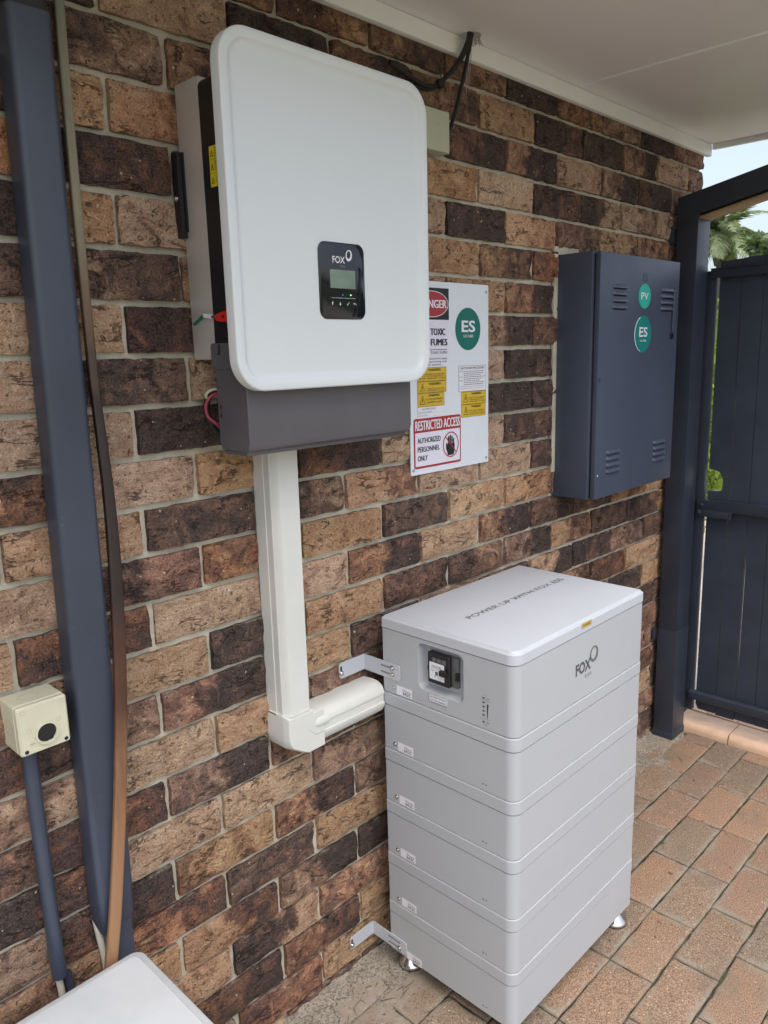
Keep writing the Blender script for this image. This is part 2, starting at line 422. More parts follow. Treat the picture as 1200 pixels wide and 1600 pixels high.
def ring_pts(rx, ry, n=40, rot=0, cx=0, cy=0):
    return [(cx+rx*math.cos(t)*math.cos(rot)-ry*math.sin(t)*math.sin(rot), cy+rx*math.cos(t)*math.sin(rot)+ry*math.sin(t)*math.cos(rot)) for t in [2*math.pi*i/n for i in range(n)]]
def add_flat(bm, fr, pts, c): bm.faces.new([bm.verts.new(fr.p(a, b, c)) for a, b in pts])
def add_annulus(bm, fr, P, Q, c):
    a = [bm.verts.new(fr.p(x, y, c)) for x, y in P]; b = [bm.verts.new(fr.p(x, y, c)) for x, y in Q]; n = len(a)
    for i in range(n): bm.faces.new((a[i], a[(i+1) % n], b[(i+1) % n], b[i]))
def add_rect(bm, fr, x0, z0, x1, z1, c): add_flat(bm, fr, [(x0, z0), (x1, z0), (x1, z1), (x0, z1)], c)
def flat(name, bm, mat, parent):
    me = bpy.data.meshes.new(name); bm.to_mesh(me); bm.free(); me.materials.append(mat)
    return link(bpy.data.objects.new(name, me), parent)
def screw(fr, r, parent, mat=None, name='screw'):
    bm = bmesh.new()
    add_lathe(bm, fr, [(r*1.5, 0), (r*1.5, r*.25), (r, r*.28), (r, r*.8), (r*.75, r*1.05), (r*.35, r*1.05), (r*.3, r*.7)], 14)
    return mobj(name, bm, mat or ZINC, parent, 40)

# ------------------------------------------------------------------ brick wall
# pitch 240 x 86 mm; columns are half bricks of 120 mm, rows count down from the top
PX, PZ = .12, .086
ZJ = lambda k: (23-k)*PZ
WEND = 2.272
wall = box('brick_wall', (-2.6, .0082, -.30), (WEND-.008, .24, 2.30), MORTAR, None, 0)
tag(wall, 'long house wall of mottled tan and dark brown face bricks with grey mortar', 'wall')
TONE = {'D': .12, 'M': .31, 'B': .53, 'T': .80, 'P': .95}
MAP = {
 -2: '1:BB 3:MB 5:BM 7:BB 9:DD 11:BB 13:BB 15:DD 17:BB',
 -1: '-2:DD 0:TT 2:DD 4:BD 6:BM 8:TT 10:DM 12:DD 14:BD 16:TT 18:BB',
 0: '-1:MB 1:BD 3:MM 5:DB 7:MD 9:BD 11:TT 13:BD 15:MD 17:BB',
 1: '-2:DT 0:TBr 2:BM 4:TT 6:TT 8:TT 10:DM 12:DT 14:TB 16:TB 18:MB',
 2: '-1:DM 1:TB 3:BM 5:TT 7:DD 9:PT 11:BB 13:TB 15:BB 17:MB',
 3: '-2:DT 0:TT 2:BM 4:TB 6:TT 8:BM 10:BBr 12:MM 14:TB 16:MM 18:BB',
 4: '-3:MM -1:BM 1:BB 3:TB 5:TT 7:TT 9:BDr 11:MB 13:BB',
 5: '-2:TT 0:DMr 2:DD 4:TT 6:TT 8:BD 10:MM 12:TT',
 6: '-3:TT -1:DM 1:TT 3:TB 5:BB 7:TT 9:DD 11:BM',
 7: '-4:TT -2:TT 0:DD 2:BB 4:MD 6:DB 8:DD 10:DM 12:TT',
 8: '-3:TM -1:TT 1:TT 3:MD 5:TT 7:TT 9:MM 11:BB',
 9: '-4:BB -2:TT 0:MM 2:MB 4:TBr 6:TT 8:TT 10:MD 12:BB',
 10: '-3:TT -1:DBr 1:BBr 3:TT 5:MM 7:PT 9:TB 11:BM 13:TT 15:BB 17:MM',
 11: '-4:TT -2:MM 0:TT 2:TT 4:BD 6:TP 8:BD 10:MD 12:MM 14:TB 16:TB',
 12: '-3:BB -1:TT 1:DD 3:TT 5:MM 7:MBr 9:BD 11:TB 13:MM 15:DM 17:TT',
 13: '-4:MM -2:MB 0:BDr 2:TT 4:MD 6:TT 8:BM 10:TD 12:DM 14:BM 16:MM',
 14: '-3:BT -1:TT 1:TT 3:BMr 5:MM 7:TT 9:DB 11:TM 13:MMr 15:TT 17:TT',
 15: '-4:BMr -2:MM 0:BD 2:BB 4:BB 6:DD 8:TT 10:TT 12:MM 14:DM 16:TT',
 16: '-3:DM -1:TT 1:TT 3:BB 5:DD 7:TT 9:MM 11:BB 13:TT 15:DM 17:BT',
 17: '-4:TB -2:MD 0:BT 2:BDr 4:BB 6:MM 8:DD 10:TB 12:TT 14:MM 16:BBr',
 18: '-5:TT -3:BB -1:BMr 1:MM 3:TT 5:DD 7:BB 9:TT 11:MM 13:DD 15:TB 17:BM',
 19: '-4:DD -2:TT 0:TM 2:BD 4:DD 6:TT 8:BB 10:DM 12:TT 14:BB 16:MBr',
 20: '-3:BB -1:TT 1:DT 3:BBr 5:TT 7:DM 9:TT 11:BB 13:MM 15:TT 17:MB',
 21: '-4:MM -2:TT 0:MD 2:BM 4:TB 6:MM 8:TT 10:BD 12:TT 14:MM 16:BB',
 22: '-3:BB -1:TT 1:MBr 3:TT 5:BB 7:MM 9:TT 11:DD 13:BB 15:TM 17:MM',
 23: '-2:BB 0:TT 2:MM 4:MM 6:BB 8:TT 10:MM 12:BB 14:TT 16:BB'}
TM = {}
for k, s in MAP.items():
    for e in s.split():
        c, t = e.split(':'); TM[(k, int(c))] = (TONE[t[0]], TONE[t[1]], 1.0 if t.endswith('r') else 0.12)

def brick_mesh(w, h, seed, depth=.05, nx=15, nz=6):
    rnd = random.Random(seed); bm = bmesh.new(); G = []
    so_ = rnd.uniform(0, 100)
    tilt = rnd.uniform(-.0012, .0012)
    for j in range(nz+1):
        row = []
        for i in range(nx+1):
            u, v = i/nx-.5, j/nz-.5
            ex = i in (0, nx); ez = j in (0, nz)
            x, z = u*w, v*h
            if ex: x += rnd.uniform(-.0013, .0010)*(1 if u > 0 else -1)
            if ez: z += rnd.uniform(-.0018, .0010)*(1 if v > 0 else -1)
            if not (ex or ez): x += rnd.uniform(-.2, .2)*w/nx; z += rnd.uniform(-.2, .2)*h/nz
            y = -.0035 + noise.noise(Vector((x*22+so_, z*30, so_)))*.0062 + noise.noise(Vector((x*60+so_, z*85, 3)))*.0030 + tilt*u*2
            if ex or ez: y += .0022
            if ex and ez: x *= .996; z *= .985; y += .0010
            row.append(bm.verts.new((x, y, z)))
        G.append(row)
    for j in range(nz):
        for i in range(nx):
            bm.faces.new((G[j][i], G[j][i+1], G[j+1][i+1], G[j+1][i]))
    per = G[0][:] + [G[j][nx] for j in range(1, nz)] + G[nz][::-1] + [G[j][0] for j in range(nz-1, 0, -1)]
    back = [bm.verts.new((v.co.x, depth, v.co.z)) for v in per]
    n = len(per)
    for i in range(n): bm.faces.new((per[i], per[(i+1) % n], back[(i+1) % n], back[i]))
    bmesh.ops.recalc_face_normals(bm, faces=bm.faces[:])
    me = bpy.data.meshes.new('brick'); bm.to_mesh(me); bm.free(); me.materials.append(BRICK)
    me.polygons.foreach_set('use_smooth', [True]*len(me.polygons)); me.set_sharp_from_angle(angle=R(48))
    return me
FULL = [brick_mesh(0.2292, .0762, 100+i) for i in range(22)]
ENDF = [brick_mesh(0.2292, .0762, 300+i, .11) for i in range(3)]
HALF = [brick_mesh(.1100, .0768, 200+i, .11) for i in range(3)]
rb = random.Random(11)
rest = []
nb = 0
for k in range(-3, 26):
    par = 1 if k % 2 == 0 else 0
    for c in range(-22, 20, 1):
        if (c % 2) != par: continue
        x0 = c*PX - (.0084 if par else 0); x1 = x0+.24
        z = ZJ(k+.5)
        last = x1 > WEND-.03
        if x0 > WEND-.05: continue
        if last:
            x1 = WEND+.011
            me = rb.choice(ENDF if x1-x0 > .2 else HALF); sc = (x1-x0-.009)/(.2292 if x1-x0 > .2 else .110)
        else: me = rb.choice(FULL); sc = 1
        t = TM.get((k, c))
        if t is None:
            a = rb.choice('DMBBTTT'); b = rb.choice([a, a, rb.choice('DMBT')]); t = (TONE[a], TONE[b], rb.choice([0, .1, .8]))
        left = -.145-(1.95-z)*.122
        seen = x1 > left and -3 < k < 24 and not (k > 21 and x0 > -.5 and x1 < .15)
        loc = Vector(((x0+x1)/2+rb.uniform(-.0015, .0015), .0+rb.uniform(-.0012, .0012), z+rb.uniform(-.001, .001)))
        rot = (0, R(rb.uniform(-.35, .35)), R(rb.choice([0, 0, 0])))
        if seen:
            o = bpy.data.objects.new('brick', me); link(o, wall); o.location = loc; o.rotation_euler = rot; o.scale = (sc, 1, 1)
            o.color = (t[0]+rb.uniform(-.04, .04), t[1]+rb.uniform(-.04, .04), t[2], 1); nb += 1
        else: rest.append((me, loc, sc))
print('bricks', nb, 'rest', len(rest))
bm = bmesh.new()
for me, loc, sc in rest:
    n0 = len(bm.verts); bm.from_mesh(me); bm.verts.ensure_lookup_table()
    for v in bm.verts[n0:]: v.co = Vector((v.co.x*sc, v.co.y, v.co.z))+loc
o = mobj('brickwork', bm, BRICK, wall, 48); o.color = (.6, .45, .2, 1); tag(o, kind='stuff')

# ------------------------------------------------------------------ ground, paving, step
GZ = -.020
def sheet(name, x0, x1, y0, y1, z, mat, nx=1, ny=1, wav=0):
    bm = bmesh.new(); G = [[bm.verts.new((x0+(x1-x0)*i/nx, y0+(y1-y0)*j/ny, z+(noise.noise(Vector((i*.9, j*.9, 4)))*wav))) for i in range(nx+1)] for j in range(ny+1)]
    for j in range(ny):
        for i in range(nx): bm.faces.new((G[j][i], G[j][i+1], G[j+1][i+1], G[j+1][i]))
    return mobj(name, bm, mat)
g = sheet('ground', -150, 150, -150, 150, -.075, GROUND); tag(g, 'open ground around the house', kind='structure')
pv = box('patio_paving', (-2.6, -3.2, -.060), (2.146, .02, GZ-.0055), SAND, None, 0)
tag(pv, 'clay brick paving of the patio, laid in courses along the wall, with sandy mossy joints', kind='structure')
def paver_mesh(w, d, seed):
    bm = bmesh.new(); rnd = random.Random(seed)
    P = [(-w/2+w*i/9, -d/2) for i in range(9)]+[(w/2, -d/2+d*i/5) for i in range(5)]+[(w/2-w*i/9, d/2) for i in range(9)]+[(-w/2, d/2-d*i/5) for i in range(5)]
    n = len(P); chip = [rnd.uniform(0, .0016) if rnd.random() < .8 else rnd.uniform(.002, .0045) for _ in range(n)]
    L = []
    for ins, z, f in ((0, -.03, 0), (0, -.0040, .6), (.0008, -.0016, 1), (.0028, -.0004, 1), (.0060, 0, 1)):
        lp = []
        for q, (a, b) in enumerate(P):
            e = ins+chip[q]*f
            lp.append(Vector((a-math.copysign(min(e, abs(a)), a) if abs(abs(a)-w/2) < 1e-6 or abs(a) > w/2-.012 else a, b-math.copysign(e, b) if abs(abs(b)-d/2) < 1e-6 or abs(b) > d/2-.012 else b, z+(rnd.uniform(-.0004, .0004) if f else 0))))
        L.append(lp)
    add_loops(bm, L, False, True)
    bmesh.ops.recalc_face_normals(bm, faces=bm.faces[:])
    me = bpy.data.meshes.new('paver'); bm.to_mesh(me); bm.free(); me.materials.append(PAVER)
    me.polygons.foreach_set('use_smooth', [True]*len(me.polygons)); me.set_sharp_from_angle(angle=R(40))
    return me
PM = [paver_mesh(.2322, .1094, 40+i) for i in range(14)]
PCOL = [(.40, .200, .100), (.31, .175, .095), (.26, .155, .092), (.41, .205, .115), (.23, .140, .088), (.35, .185, .100), (.30, .145, .085), (.25, .165, .108), (.40, .235, .13)]
SHIFT = {0: 1.605, 1: 1.485, 2: 1.365, 3: 1.365, 4: 1.240, 5: 1.345, 6: 1.22}
rp = random.Random(5)
restp = []
for r_ in range(-1, 27):
    y1 = -.1115-(r_)*.1119; yc = y1-.056
    base_ = SHIFT.get(r_, 1.36 if r_ % 2 == 0 else 1.25)
    x = base_-17*.2355
    while x < 2.146:
        w = .2355
        xa, xb = max(x, -2.55), min(x+w, 2.146)
        if xb-xa > .03 and xa > -2.54:
            sx = (xb-xa-.0030)/.2325; me = rp.choice(PM)
            loc = Vector(((xa+xb)/2, yc+rp.uniform(-.001, .001), GZ+rp.uniform(-.0012, .0010)))
            rot = (R(rp.uniform(-.7, .7)), R(rp.uniform(-.35, .35)), R(rp.uniform(-.55, .55)))
            if xa > .05 and r_ < 8 and not (r_ > 3 and xa < .35):
                o = bpy.data.objects.new('paver', me); link(o, pv); o.location = loc; o.rotation_euler = rot; o.scale = (sx, 1, 1)
                cc = rp.choice(PCOL); v = rp.uniform(.60, .96); o.color = (cc[0]*v, cc[1]*v, cc[2]*v, 1)
            else: restp.append((me, loc, sx))
        x += w
bm = bmesh.new()
for me, loc, sc in restp:
    n0 = len(bm.verts); bm.from_mesh(me); bm.verts.ensure_lookup_table()
    for v in bm.verts[n0:]: v.co = Vector((v.co.x*sc, v.co.y, v.co.z))+loc
o = mobj('paving_field', bm, PAVER, pv, 50); o.color = (.31, .185, .112, 1); tag(o, kind='stuff')

# step under the gate: rounded nosing bricks, flat bricks behind
stp = box('gate_step', (2.155, -1.45, -.060), (2.40, .0, .004), SAND, None, 0)
tag(stp, 'low threshold step of pale salmon bricks with rounded nosing under the gate', 'step')
y = -.055
for i in range(7):
    w = .205
    fr = Fr((2.150, y-w/2, 0), (0, 1, 0), (0, 0, 1))
    prof = [(0, -.04), (0, -.008)]+[(.024-.024*math.cos(R(a)), -.008+.024*math.sin(R(a))) for a in (20, 40, 60, 80, 90)]+[(.115, .016), (.115, -.04)]
    bm = bmesh.new(); add_loops(bm, [[Vector((2.150+a, y-s, b-.002)) for a, b in prof] for s in (.003, .006, w-.004, w-.001)])
    mobj('nosing_brick', bm, COPE, stp, 35); y -= w
y = -.02
for i in range(12):
    box('threshold_brick', (2.270, y-.112, -.03), (2.392, y-.002, .018+rp.uniform(-.001, .001)), COPE, stp, .003); y -= .114
# outside paving beyond the gate
op = sheet('garden_path', 2.42, 7.0, -4, 1.6, -.012, GROUND); tag(op, 'pale path outside beyond the gate', kind='structure')

# ------------------------------------------------------------------ ceiling (patio soffit)
ceil = box('ceiling', (-2.6, -.64, 2.159), (2.283, .02, 2.27), CEIL, None, 0); tag(ceil, 'grey sheet soffit above the patio', kind='structure')
box('soffit_sheet', (1.3745, -.64, 2.150), (2.283, .0, 2.158), CEIL, ceil, 0)
box('soffit_sheet', (-.40, -.64, 2.150), (1.3695, .0, 2.158), CEIL, ceil, 0)
box('soffit_sheet', (-2.6, -.64, 2.150), (-.405, .0, 2.158), CEIL, ceil, 0)
box('joint_strip', (1.3655, -.64, 2.1485), (1.3785, -.028, 2.1515), TRIM, ceil, .0008)
tag(box('wall_cornice', (-2.6, -.024, 2.110), (2.290, -.0065, 2.1495), TRIM, None, .003), 'pale painted strip where the soffit meets the brick wall', 'trim')
tag(box('roof_edge_trim', (2.284, -.64, 2.132), (2.300, -.026, 2.27), TRIM, None, .002), 'pale edge trim closing the end of the soffit above the gate', 'trim')
tag(box('roof_fascia', (-2.6, -.665, 2.10), (2.300, -.642, 2.30), TRIM, None, .003), 'pale fascia board along the open front edge of the roof', 'fascia')

# ------------------------------------------------------------------ downpipe, conduit, switch, timber batten
dp = thing('downpipe', 'wide slate blue rectangular downpipe on the left of the wall', 'downpipe', (-.135, -.03, .46))
bm = bmesh.new()
L = []
for z, x0, x1, yf in ((.478, -.165, -.112, -.040), (.500, -.1725, -.1095, -.052), (.56, -.1745, -.1085, -.055), (1.0, -.172, -.105, -.055), (1.5, -.165, -.1005, -.055), (1.936, -.160, -.0965, -.055)):
    P = rr_pts(x1-x0, -.004-yf, .011, 5); L.append([Vector(((x0+x1)/2+a, (yf-.004)/2+b, z + (.012*(a/.06) if z < .49 else 0))) for a, b in P])
add_loops(bm, L, True, False); mobj('pipe', bm, SLATE, dp, 40)
bm = bmesh.new(); add_loops(bm, [[Vector((-.128+a, -.0295+b, z)) for a, b in rr_pts(.058, .044, .009, 5)] for z in (1.936, 2.10)], True, True); mobj('dark_gap_block', bm, BLACK, dp, 40)  # black block standing for the dark gap above the pipe
bm = bmesh.new(); add_loops(bm, [[Vector((-.136+a, -.028+b, z)) for a, b in rr_pts(.046, .034, .006, 4)] for z in (.30, .50)], True, True); mobj('lower_spigot', bm, SLATE, dp, 40)
tube('pvc_tail', [(-.166, -.012, .505), (-.163, -.016, .46), (-.158, -.018, .40), (-.156, -.018, .30)], .0065, PVC, dp)
bt = thing('timber_batten', 'long thin bowed timber batten, dark stained in the middle, leaning against the downpipe', 'batten', (-.17, -.07, .40))
path = [(-.0675, -.020, 2.02), (-.0715, -.022, 1.915), (-.0750, -.025, 1.75), (-.0775, -.028, 1.61), (-.0795, -.032, 1.42), (-.0800, -.045, 1.217), (-.0955, -.062, 1.006), (-.1170, -.066, .786), (-.1480, -.066, .560), (-.1675, -.066, .450), (-.186, -.066, .34)]
bm = bmesh.new(); L = []
sp = spline(path, 5)
for i, p in enumerate(sp):
    d = (sp[min(i+1, len(sp)-1)]-sp[max(i-1, 0)]).normalized()
    s = Vector((1, -.12, 0)); s = (s-d*s.dot(d)).normalized(); n_ = d.cross(s)
    w = .0205-.0060*max(0, min(1, (p.z-1.10)/.3))
    L.append([p+s*a*w+n_*b*.013 for a, b in [(c/1.0, e/1.0) for c, e in rr_pts(1, 1, .22, 3)]])
add_loops(bm, L); mobj('batten', bm, TIMBER, bt, 40)

cn = thing('wall_conduit', 'slim slate blue round conduit running down below the cream isolator switch', 'conduit', (-.24, -.02, .44))
tube('conduit_pipe', [(-.243, -.022, .90), (-.2425, -.022, .66), (-.240, -.022, .437)], .0122, SLATE, cn, 18)
tube('pvc_tail', [(-.243, -.021, .445), (-.240, -.021, .41), (-.238, -.019, .37), (-.238, -.019, .30)], .0058, PVC, cn)
tube('drain_end', [(-.226, -.016, .43), (-.222, -.016, .38), (-.222, -.016, .30)], .008, SLATE, cn)

sw = thing('isolator_switch', 'cream square isolator switch box with round black knob hole at the left edge', 'switch', (-.2305, -.03, .87))
SF = Fr((-.2305, -.0, .906))
rr('switch_body', SF, .0775, .0795, .0045, [(0, .001), (0, .052), (.0015, .0535), (.0015, .055)], CREAM, sw)
rr('switch_cover', SF, .0775, .0795, .0045, [(.0003, .0552), (.0003, .063), (.003, .0665)], CREAM, sw)
F2 = Fr((-.2305, -.0665, .906))
lathe('knob_collar', Fr((-.2285, -.0663, .8955)), [(.0185, -.002), (.0180, .0045), (.0150, .0045), (.0146, .001)], CREAM, sw, 32)
lathe('knob_recess', Fr((-.2285, -.0663, .8955)), [(.0146, -.002), (.0146, .0012)], BLACK, sw, 32)
box('knob_pointer', (-.2235, -.0690, .8815), (-.2195, -.0672, .8870), BLACK, sw, .0005)
for a, b in ((-.030, -.0325), (.031, -.0325)):
    lathe('screw_hole', Fr(F2.p(a, b, -.001)), [(.0032, 0), (.0032, .0013)], INK, sw, 14)
for a, b in ((-.030, .0315), (.031, .0315), (-.0235, .000), (.0225, .004)):
    bm = bmesh.new(); add_annulus(bm, F2, ring_pts(.0034, .0034, 16, 0, a, b), ring_pts(.0030, .0030, 16, 0, a, b), .0004); flat('moulded_ring', bm, SCORE, sw)
text('lettering', [('25A', -.0245, -.024, .0034, .008)], F2, INKM, sw, .0004)
lathe('knockout', Fr((-.2695, -.030, .905), (0, 1, 0), (0, 0, 1)), [(.013, -.0008), (.013, .0004), (.0118, .0004)], CREAM, sw, 20) if False else None
bm = bmesh.new(); fk = Fr((-.26930, -.029, .905), (0, -1, 0), (0, 0, 1)); add_annulus(bm, fk, ring_pts(.013, .013, 24), ring_pts(.0124, .0124, 24), .0004); flat('knockout_ring', bm, SCORE, sw)
bm = bmesh.new(); ft = Fr((-.236, -.029, .94575), (1, 0, 0), (0, 1, 0)); add_annulus(bm, ft, ring_pts(.016, .011, 24), ring_pts(.0154, .0104, 24), .0005); flat('knockout_ring', bm, SCORE, sw)
rr('side_gland', Fr((-.1925, -.030, .905), (0, 1, 0), (0, 0, 1)), .034, .050, .008, [(0, 0), (0, .007)], RUBBER, sw)

wb = thing('storage_box', 'white plastic box with rounded top corner, cut off at the bottom left', 'box', (-.42, -.20, -.02))
BXR, BYB, BZT = -.1235, -.0830, .455
bcx, bcy = BXR-.345, BYB-.215
rr('box_lid', Fr((bcx, bcy, BZT-.028), (1, 0, 0), (0, 1, 0)), .690, .430, .022, [(0, 0), (0, .022), (.002, .026), (.0055, .028)], BOXW, wb, 8)
rr('box_body', Fr((bcx, bcy, -.018), (1, 0, 0), (0, 1, 0)), .672, .412, .020, [(0, 0), (0, BZT-.012)], BOXW, wb, 8)
rr('lid_panel', Fr((bcx, bcy, BZT+.0002), (1, 0, 0), (0, 1, 0)), .664, .404, .014, [(0, 0), (.0015, .0012)], BOXW, wb, 8)

# ------------------------------------------------------------------ cable duct
du = thing('cable_duct', 'off white plastic cable duct dropping from the inverter and turning right to the battery', 'duct', (.27, -.03, .65))
def duct_prof(w=.0645, d=.066):
    return [(0, -.002), (0, -.032), (.0012, -.0332), (.0012, -.050), (.0036, -.0530), (.0060, -.0585), (.0120, -d+.001), (.0140, -d), (w-.006, -d), (w-.001, -.060), (w, -.054), (w, -.002)]
bm = bmesh.new()
add_loops(bm, [[Vector((.2372+a, b, z)) for a, b in duct_prof()] for z in (.735, 1.302)])
mobj('vertical_duct', bm, DUCTM, du, 20)
# elbow: outline in the wall plane, swept towards the room with rounded outer edge
out0 = [(.2345, .7405), (.2345, .690), (.2365, .678), (.2420, .668), (.2800, .644), (.2880, .641), (.3370, .6420), (.3370, .7320), (.3045, .7320), (.3045, .7405)]
def inset_poly(P, d, cx, cz): return [(x+(cx-x)*d, z+(cz-z)*d) for x, z in P]
bm = bmesh.new(); FE = Fr((0, 0, 0))
add_loops(bm, [[FE.p(a, b, dd) for a, b in inset_poly(out0, s, .288, .700)] for s, dd in ((0, .002), (0, .050), (.03, .058), (.09, .0675), (.12, .0690))])
mobj('elbow_cover', bm, DUCTM, du, 28)
bm = bmesh.new()
hp = [(-.002, .7230), (-.030, .7258), (-.046, .7252), (-.0565, .7218), (-.0645, .7155), (-.0685, .7070), (-.0690, .7000), (-.0668, .6990), (-.0668, .6805), (-.0695, .6795), (-.0695, .6720), (-.0600, .6565), (-.040, .6540), (-.002, .6540)]
add_loops(bm, [[Vector((x, a, b)) for a, b in hp] for x in (.3315, .5135)])
mobj('horizontal_duct', bm, DUCTM, du, 32)
hump = [(-.010, .7235), (-.030, .7264), (-.046, .7258), (-.0570, .7224), (-.0652, .7160), (-.0694, .7074), (-.0700, .6995), (-.0690, .6975), (-.045, .6970), (-.010, .6970)]
bm = bmesh.new(); L = []
for x, s_ in ((.2960, .10), (.2985, .52), (.3030, .78), (.3090, .93), (.3150, .99), (.3430, 1.0)):
    L.append([Vector((x, -.036+(a+.036)*s_-.0035*(1 if a < -.02 else 0), .702+(b-.702)*s_)) for a, b in hump])
add_loops(bm, L); mobj('hump_end_cap', bm, DUCTM, du, 60)
bm = bmesh.new(); fd = Fr((0, -.0694, 0))
add_flat(bm, fd, [(.287, .700), (.288, .6995), (.3075, .6805), (.3075, .6795)], .0)
add_flat(bm, fd, [(.3075, .6795), (.3075, .6805), (.3315, .6965), (.3315, .6955)], .0) if False else None
add_rect(bm, fd, .3075, .6795, .3350, .6803, .0)
flat('groove', bm, INKM, du)
bm = bmesh.new(); add_loops(bm, [[Vector((.2355+a*1.03-.001, b-.0015 if b < -.01 else b, z)) for a, b in duct_prof(.0655, .0665)] for z in (.7385, .7425)]); mobj('elbow_lip', bm, DUCTM, du, 20)

# ------------------------------------------------------------------ inverter
iv = thing('wall_inverter', 'large wall inverter with white rounded front cover, black display and charcoal base', 'inverter', (.30, -.08, 1.30))
box('heat_sink_housing', (.121, -.0760, 1.4520), (.492, -.0075, 1.8980), SILVER, iv, .003)
rr('black_casing', Fr((.3065, -.0762, 1.655)), .371, .476, .014, [(0, 0), (0, .095)], BLACK, iv)
PW_, PH_ = .4640, .5400
PFR = Fr((.3125, -.1700, 1.6695))
bm = bmesh.new()
add_rr(bm, PFR, PW_, PH_, .054, [(.010, -.001), (.002, .001), (0, .004), (0, .0215), (.0008, .0236), (.0024, .0247), (.0045, .0250), (.0135, .0250), (.0165, .0240), (.0200, .0205), (.0225, .0190), (.0260, .0183), (.030, .0182)], 12)
mobj('front_cover', bm, INVW, iv, 24)
# base (tail) cover with open back, side tabs
bm = bmesh.new()
prof = [(-.078, 1.4360), (-.150, 1.4360), (-.1650, 1.4300), (-.1650, 1.3120), (-.1610, 1.3020), (-.150, 1.2960), (-.082, 1.2990), (-.078, 1.3060)]
add_loops(bm, [[Vector((x, a*s_+(-.12)*(1-s_), b*s_+1.37*(1-s_))) for a, b in prof] for x, s_ in ((.1165, .97), (.1185, 1), (.5150, 1), (.5170, .97))])
mobj('base_cover', bm, TAIL, iv, 25)
box('base_skirt', (.1200, -.150, 1.2900), (.5135, -.085, 1.2985), TAIL, iv, .003)
rr('side_tab', Fr((.1175, -.110, 1.4570), (0, -1, 0), (0, 0, 1)), .082, .044, .006, [(0, -.002), (0, .0015)], TAIL, iv)
bm = bmesh.new(); ftab = Fr((.1158, -.110, 1.4570), (0, -1, 0), (0, 0, 1)); add_flat(bm, ftab, [(-.0175, .020), (-.0125, .020), (-.0125, .003), (-.021, .003), (-.021, .006), (-.0175, .006)], .0004); flat('tab_slot', bm, INK, iv)
for zz in (-.088, -.103):
    bm = bmesh.new(); add_rect(bm, ftab, -.023, zz, -.019, zz+.007, .0008); flat('vent_slot', bm, INK, iv)
mb = box('mounting_ear', (.1085, -.0190, 1.6560), (.1200, -.0015, 1.7930), BLACK, iv, .0015)
box('ear_lip', (.1180, -.0225, 1.6660), (.1215, -.0180, 1.7930), BLACK, iv, .001)
screw(Fr((.1084, -.0105, 1.7200), (0, -1, 0), (0, 0, 1)), .0035, mb, STEEL)
# warning label on the black side
FL = Fr((.1206, -.1115, 1.7560), (0, -1, 0), (0, 0, 1))
lb = patch('warning_label', FL, .029, .0615, YEL2, iv, .0015, .0005)
bm = bmesh.new()
for i in range(3):
    zc = .020-.0205*i
    for s in (1,):
        tri = [(-.0115, zc-.005), (-.0025, zc-.005), (-.007, zc+.005)]; inn = [(-.0100, zc-.0040), (-.0040, zc-.0040), (-.007, zc+.003)]
        add_annulus(bm, FL, tri, inn, .0009)
        add_rect(bm, FL, -.0074, zc-.002, -.0066, zc+.001, .0009)
    if i < 2:
        for j in range(6): add_rect(bm, FL, -.0005, zc+.0070-.0026*j, .012-.002*(j % 2), zc+.0077-.0026*j, .0009)
        add_rect(bm, FL, -.013, zc-.0098, .013, zc-.0094, .0009)
    else:
        add_annulus(bm, FL, ring_pts(.0045, .0055, 20, 0, .006, zc), ring_pts(.0038, .0048, 20, 0, .006, zc), .0009)
        for j in range(2): add_rect(bm, FL, .003, zc-.0085-.0018*j, .009, zc-.0080-.0018*j, .0009)
flat('label_print', bm, INK, lb)
# red isolator lever
rs = lathe('isolator_base', Fr((.1205, -.142, 1.5205), (0, -1, 0), (0, 0, 1)), [(.0190, 0), (.0190, .006), (.0165, .010)], REDP, iv, 28)
bm = bmesh.new(); fi = Fr((.1180, -.1230, 1.5210), (0, -1, 0), (0, 0, 1))
add_prism(bm, fi, [(-.022, -.0035), (-.018, -.0062), (-.004, -.0080), (.018, -.0095), (.018, .0095), (-.004, .0075), (-.018, .0050), (-.022, .0035)], 0, .010)
mobj('isolator_lever', bm, REDP, rs, 30)
bm = bmesh.new(); add_lathe(bm, Fr((.1078, -.1235, 1.5212), (0, -1, 0), (0, 0, 1)), [(.0026, 0), (.0026, .0006)], 12); mobj('lever_hole', bm, INK, rs)
# seal wire with cable end
tube('seal_wire', [(.119, -.052, 1.5270), (.1165, -.062, 1.5250), (.1165, -.075, 1.5235), (.1165, -.084, 1.5225), (.1165, -.094, 1.5215)], .0014, STEEL, iv, 8)
tube('crimp_sleeve', [(.1160, -.058, 1.5258), (.1155, -.066, 1.5248), (.1155, -.074, 1.5238), (.1155, -.080, 1.5232)], .0038, LBLW, iv, 10)
tube('lug', [(.1160, -.0815, 1.5228), (.1160, -.0905, 1.5220)], .0030, STEEL, iv, 8)
tube('earth_wire', [(.1185, -.020, 1.5130), (.1175, -.038, 1.5195), (.1165, -.050, 1.5250), (.1160, -.058, 1.5258)], .0024, GREEN, iv, 8)
tube('lever_tip', [(.1130, -.0985, 1.5210), (.1130, -.1030, 1.5210)], .0032, YEL2, iv, 8, False)
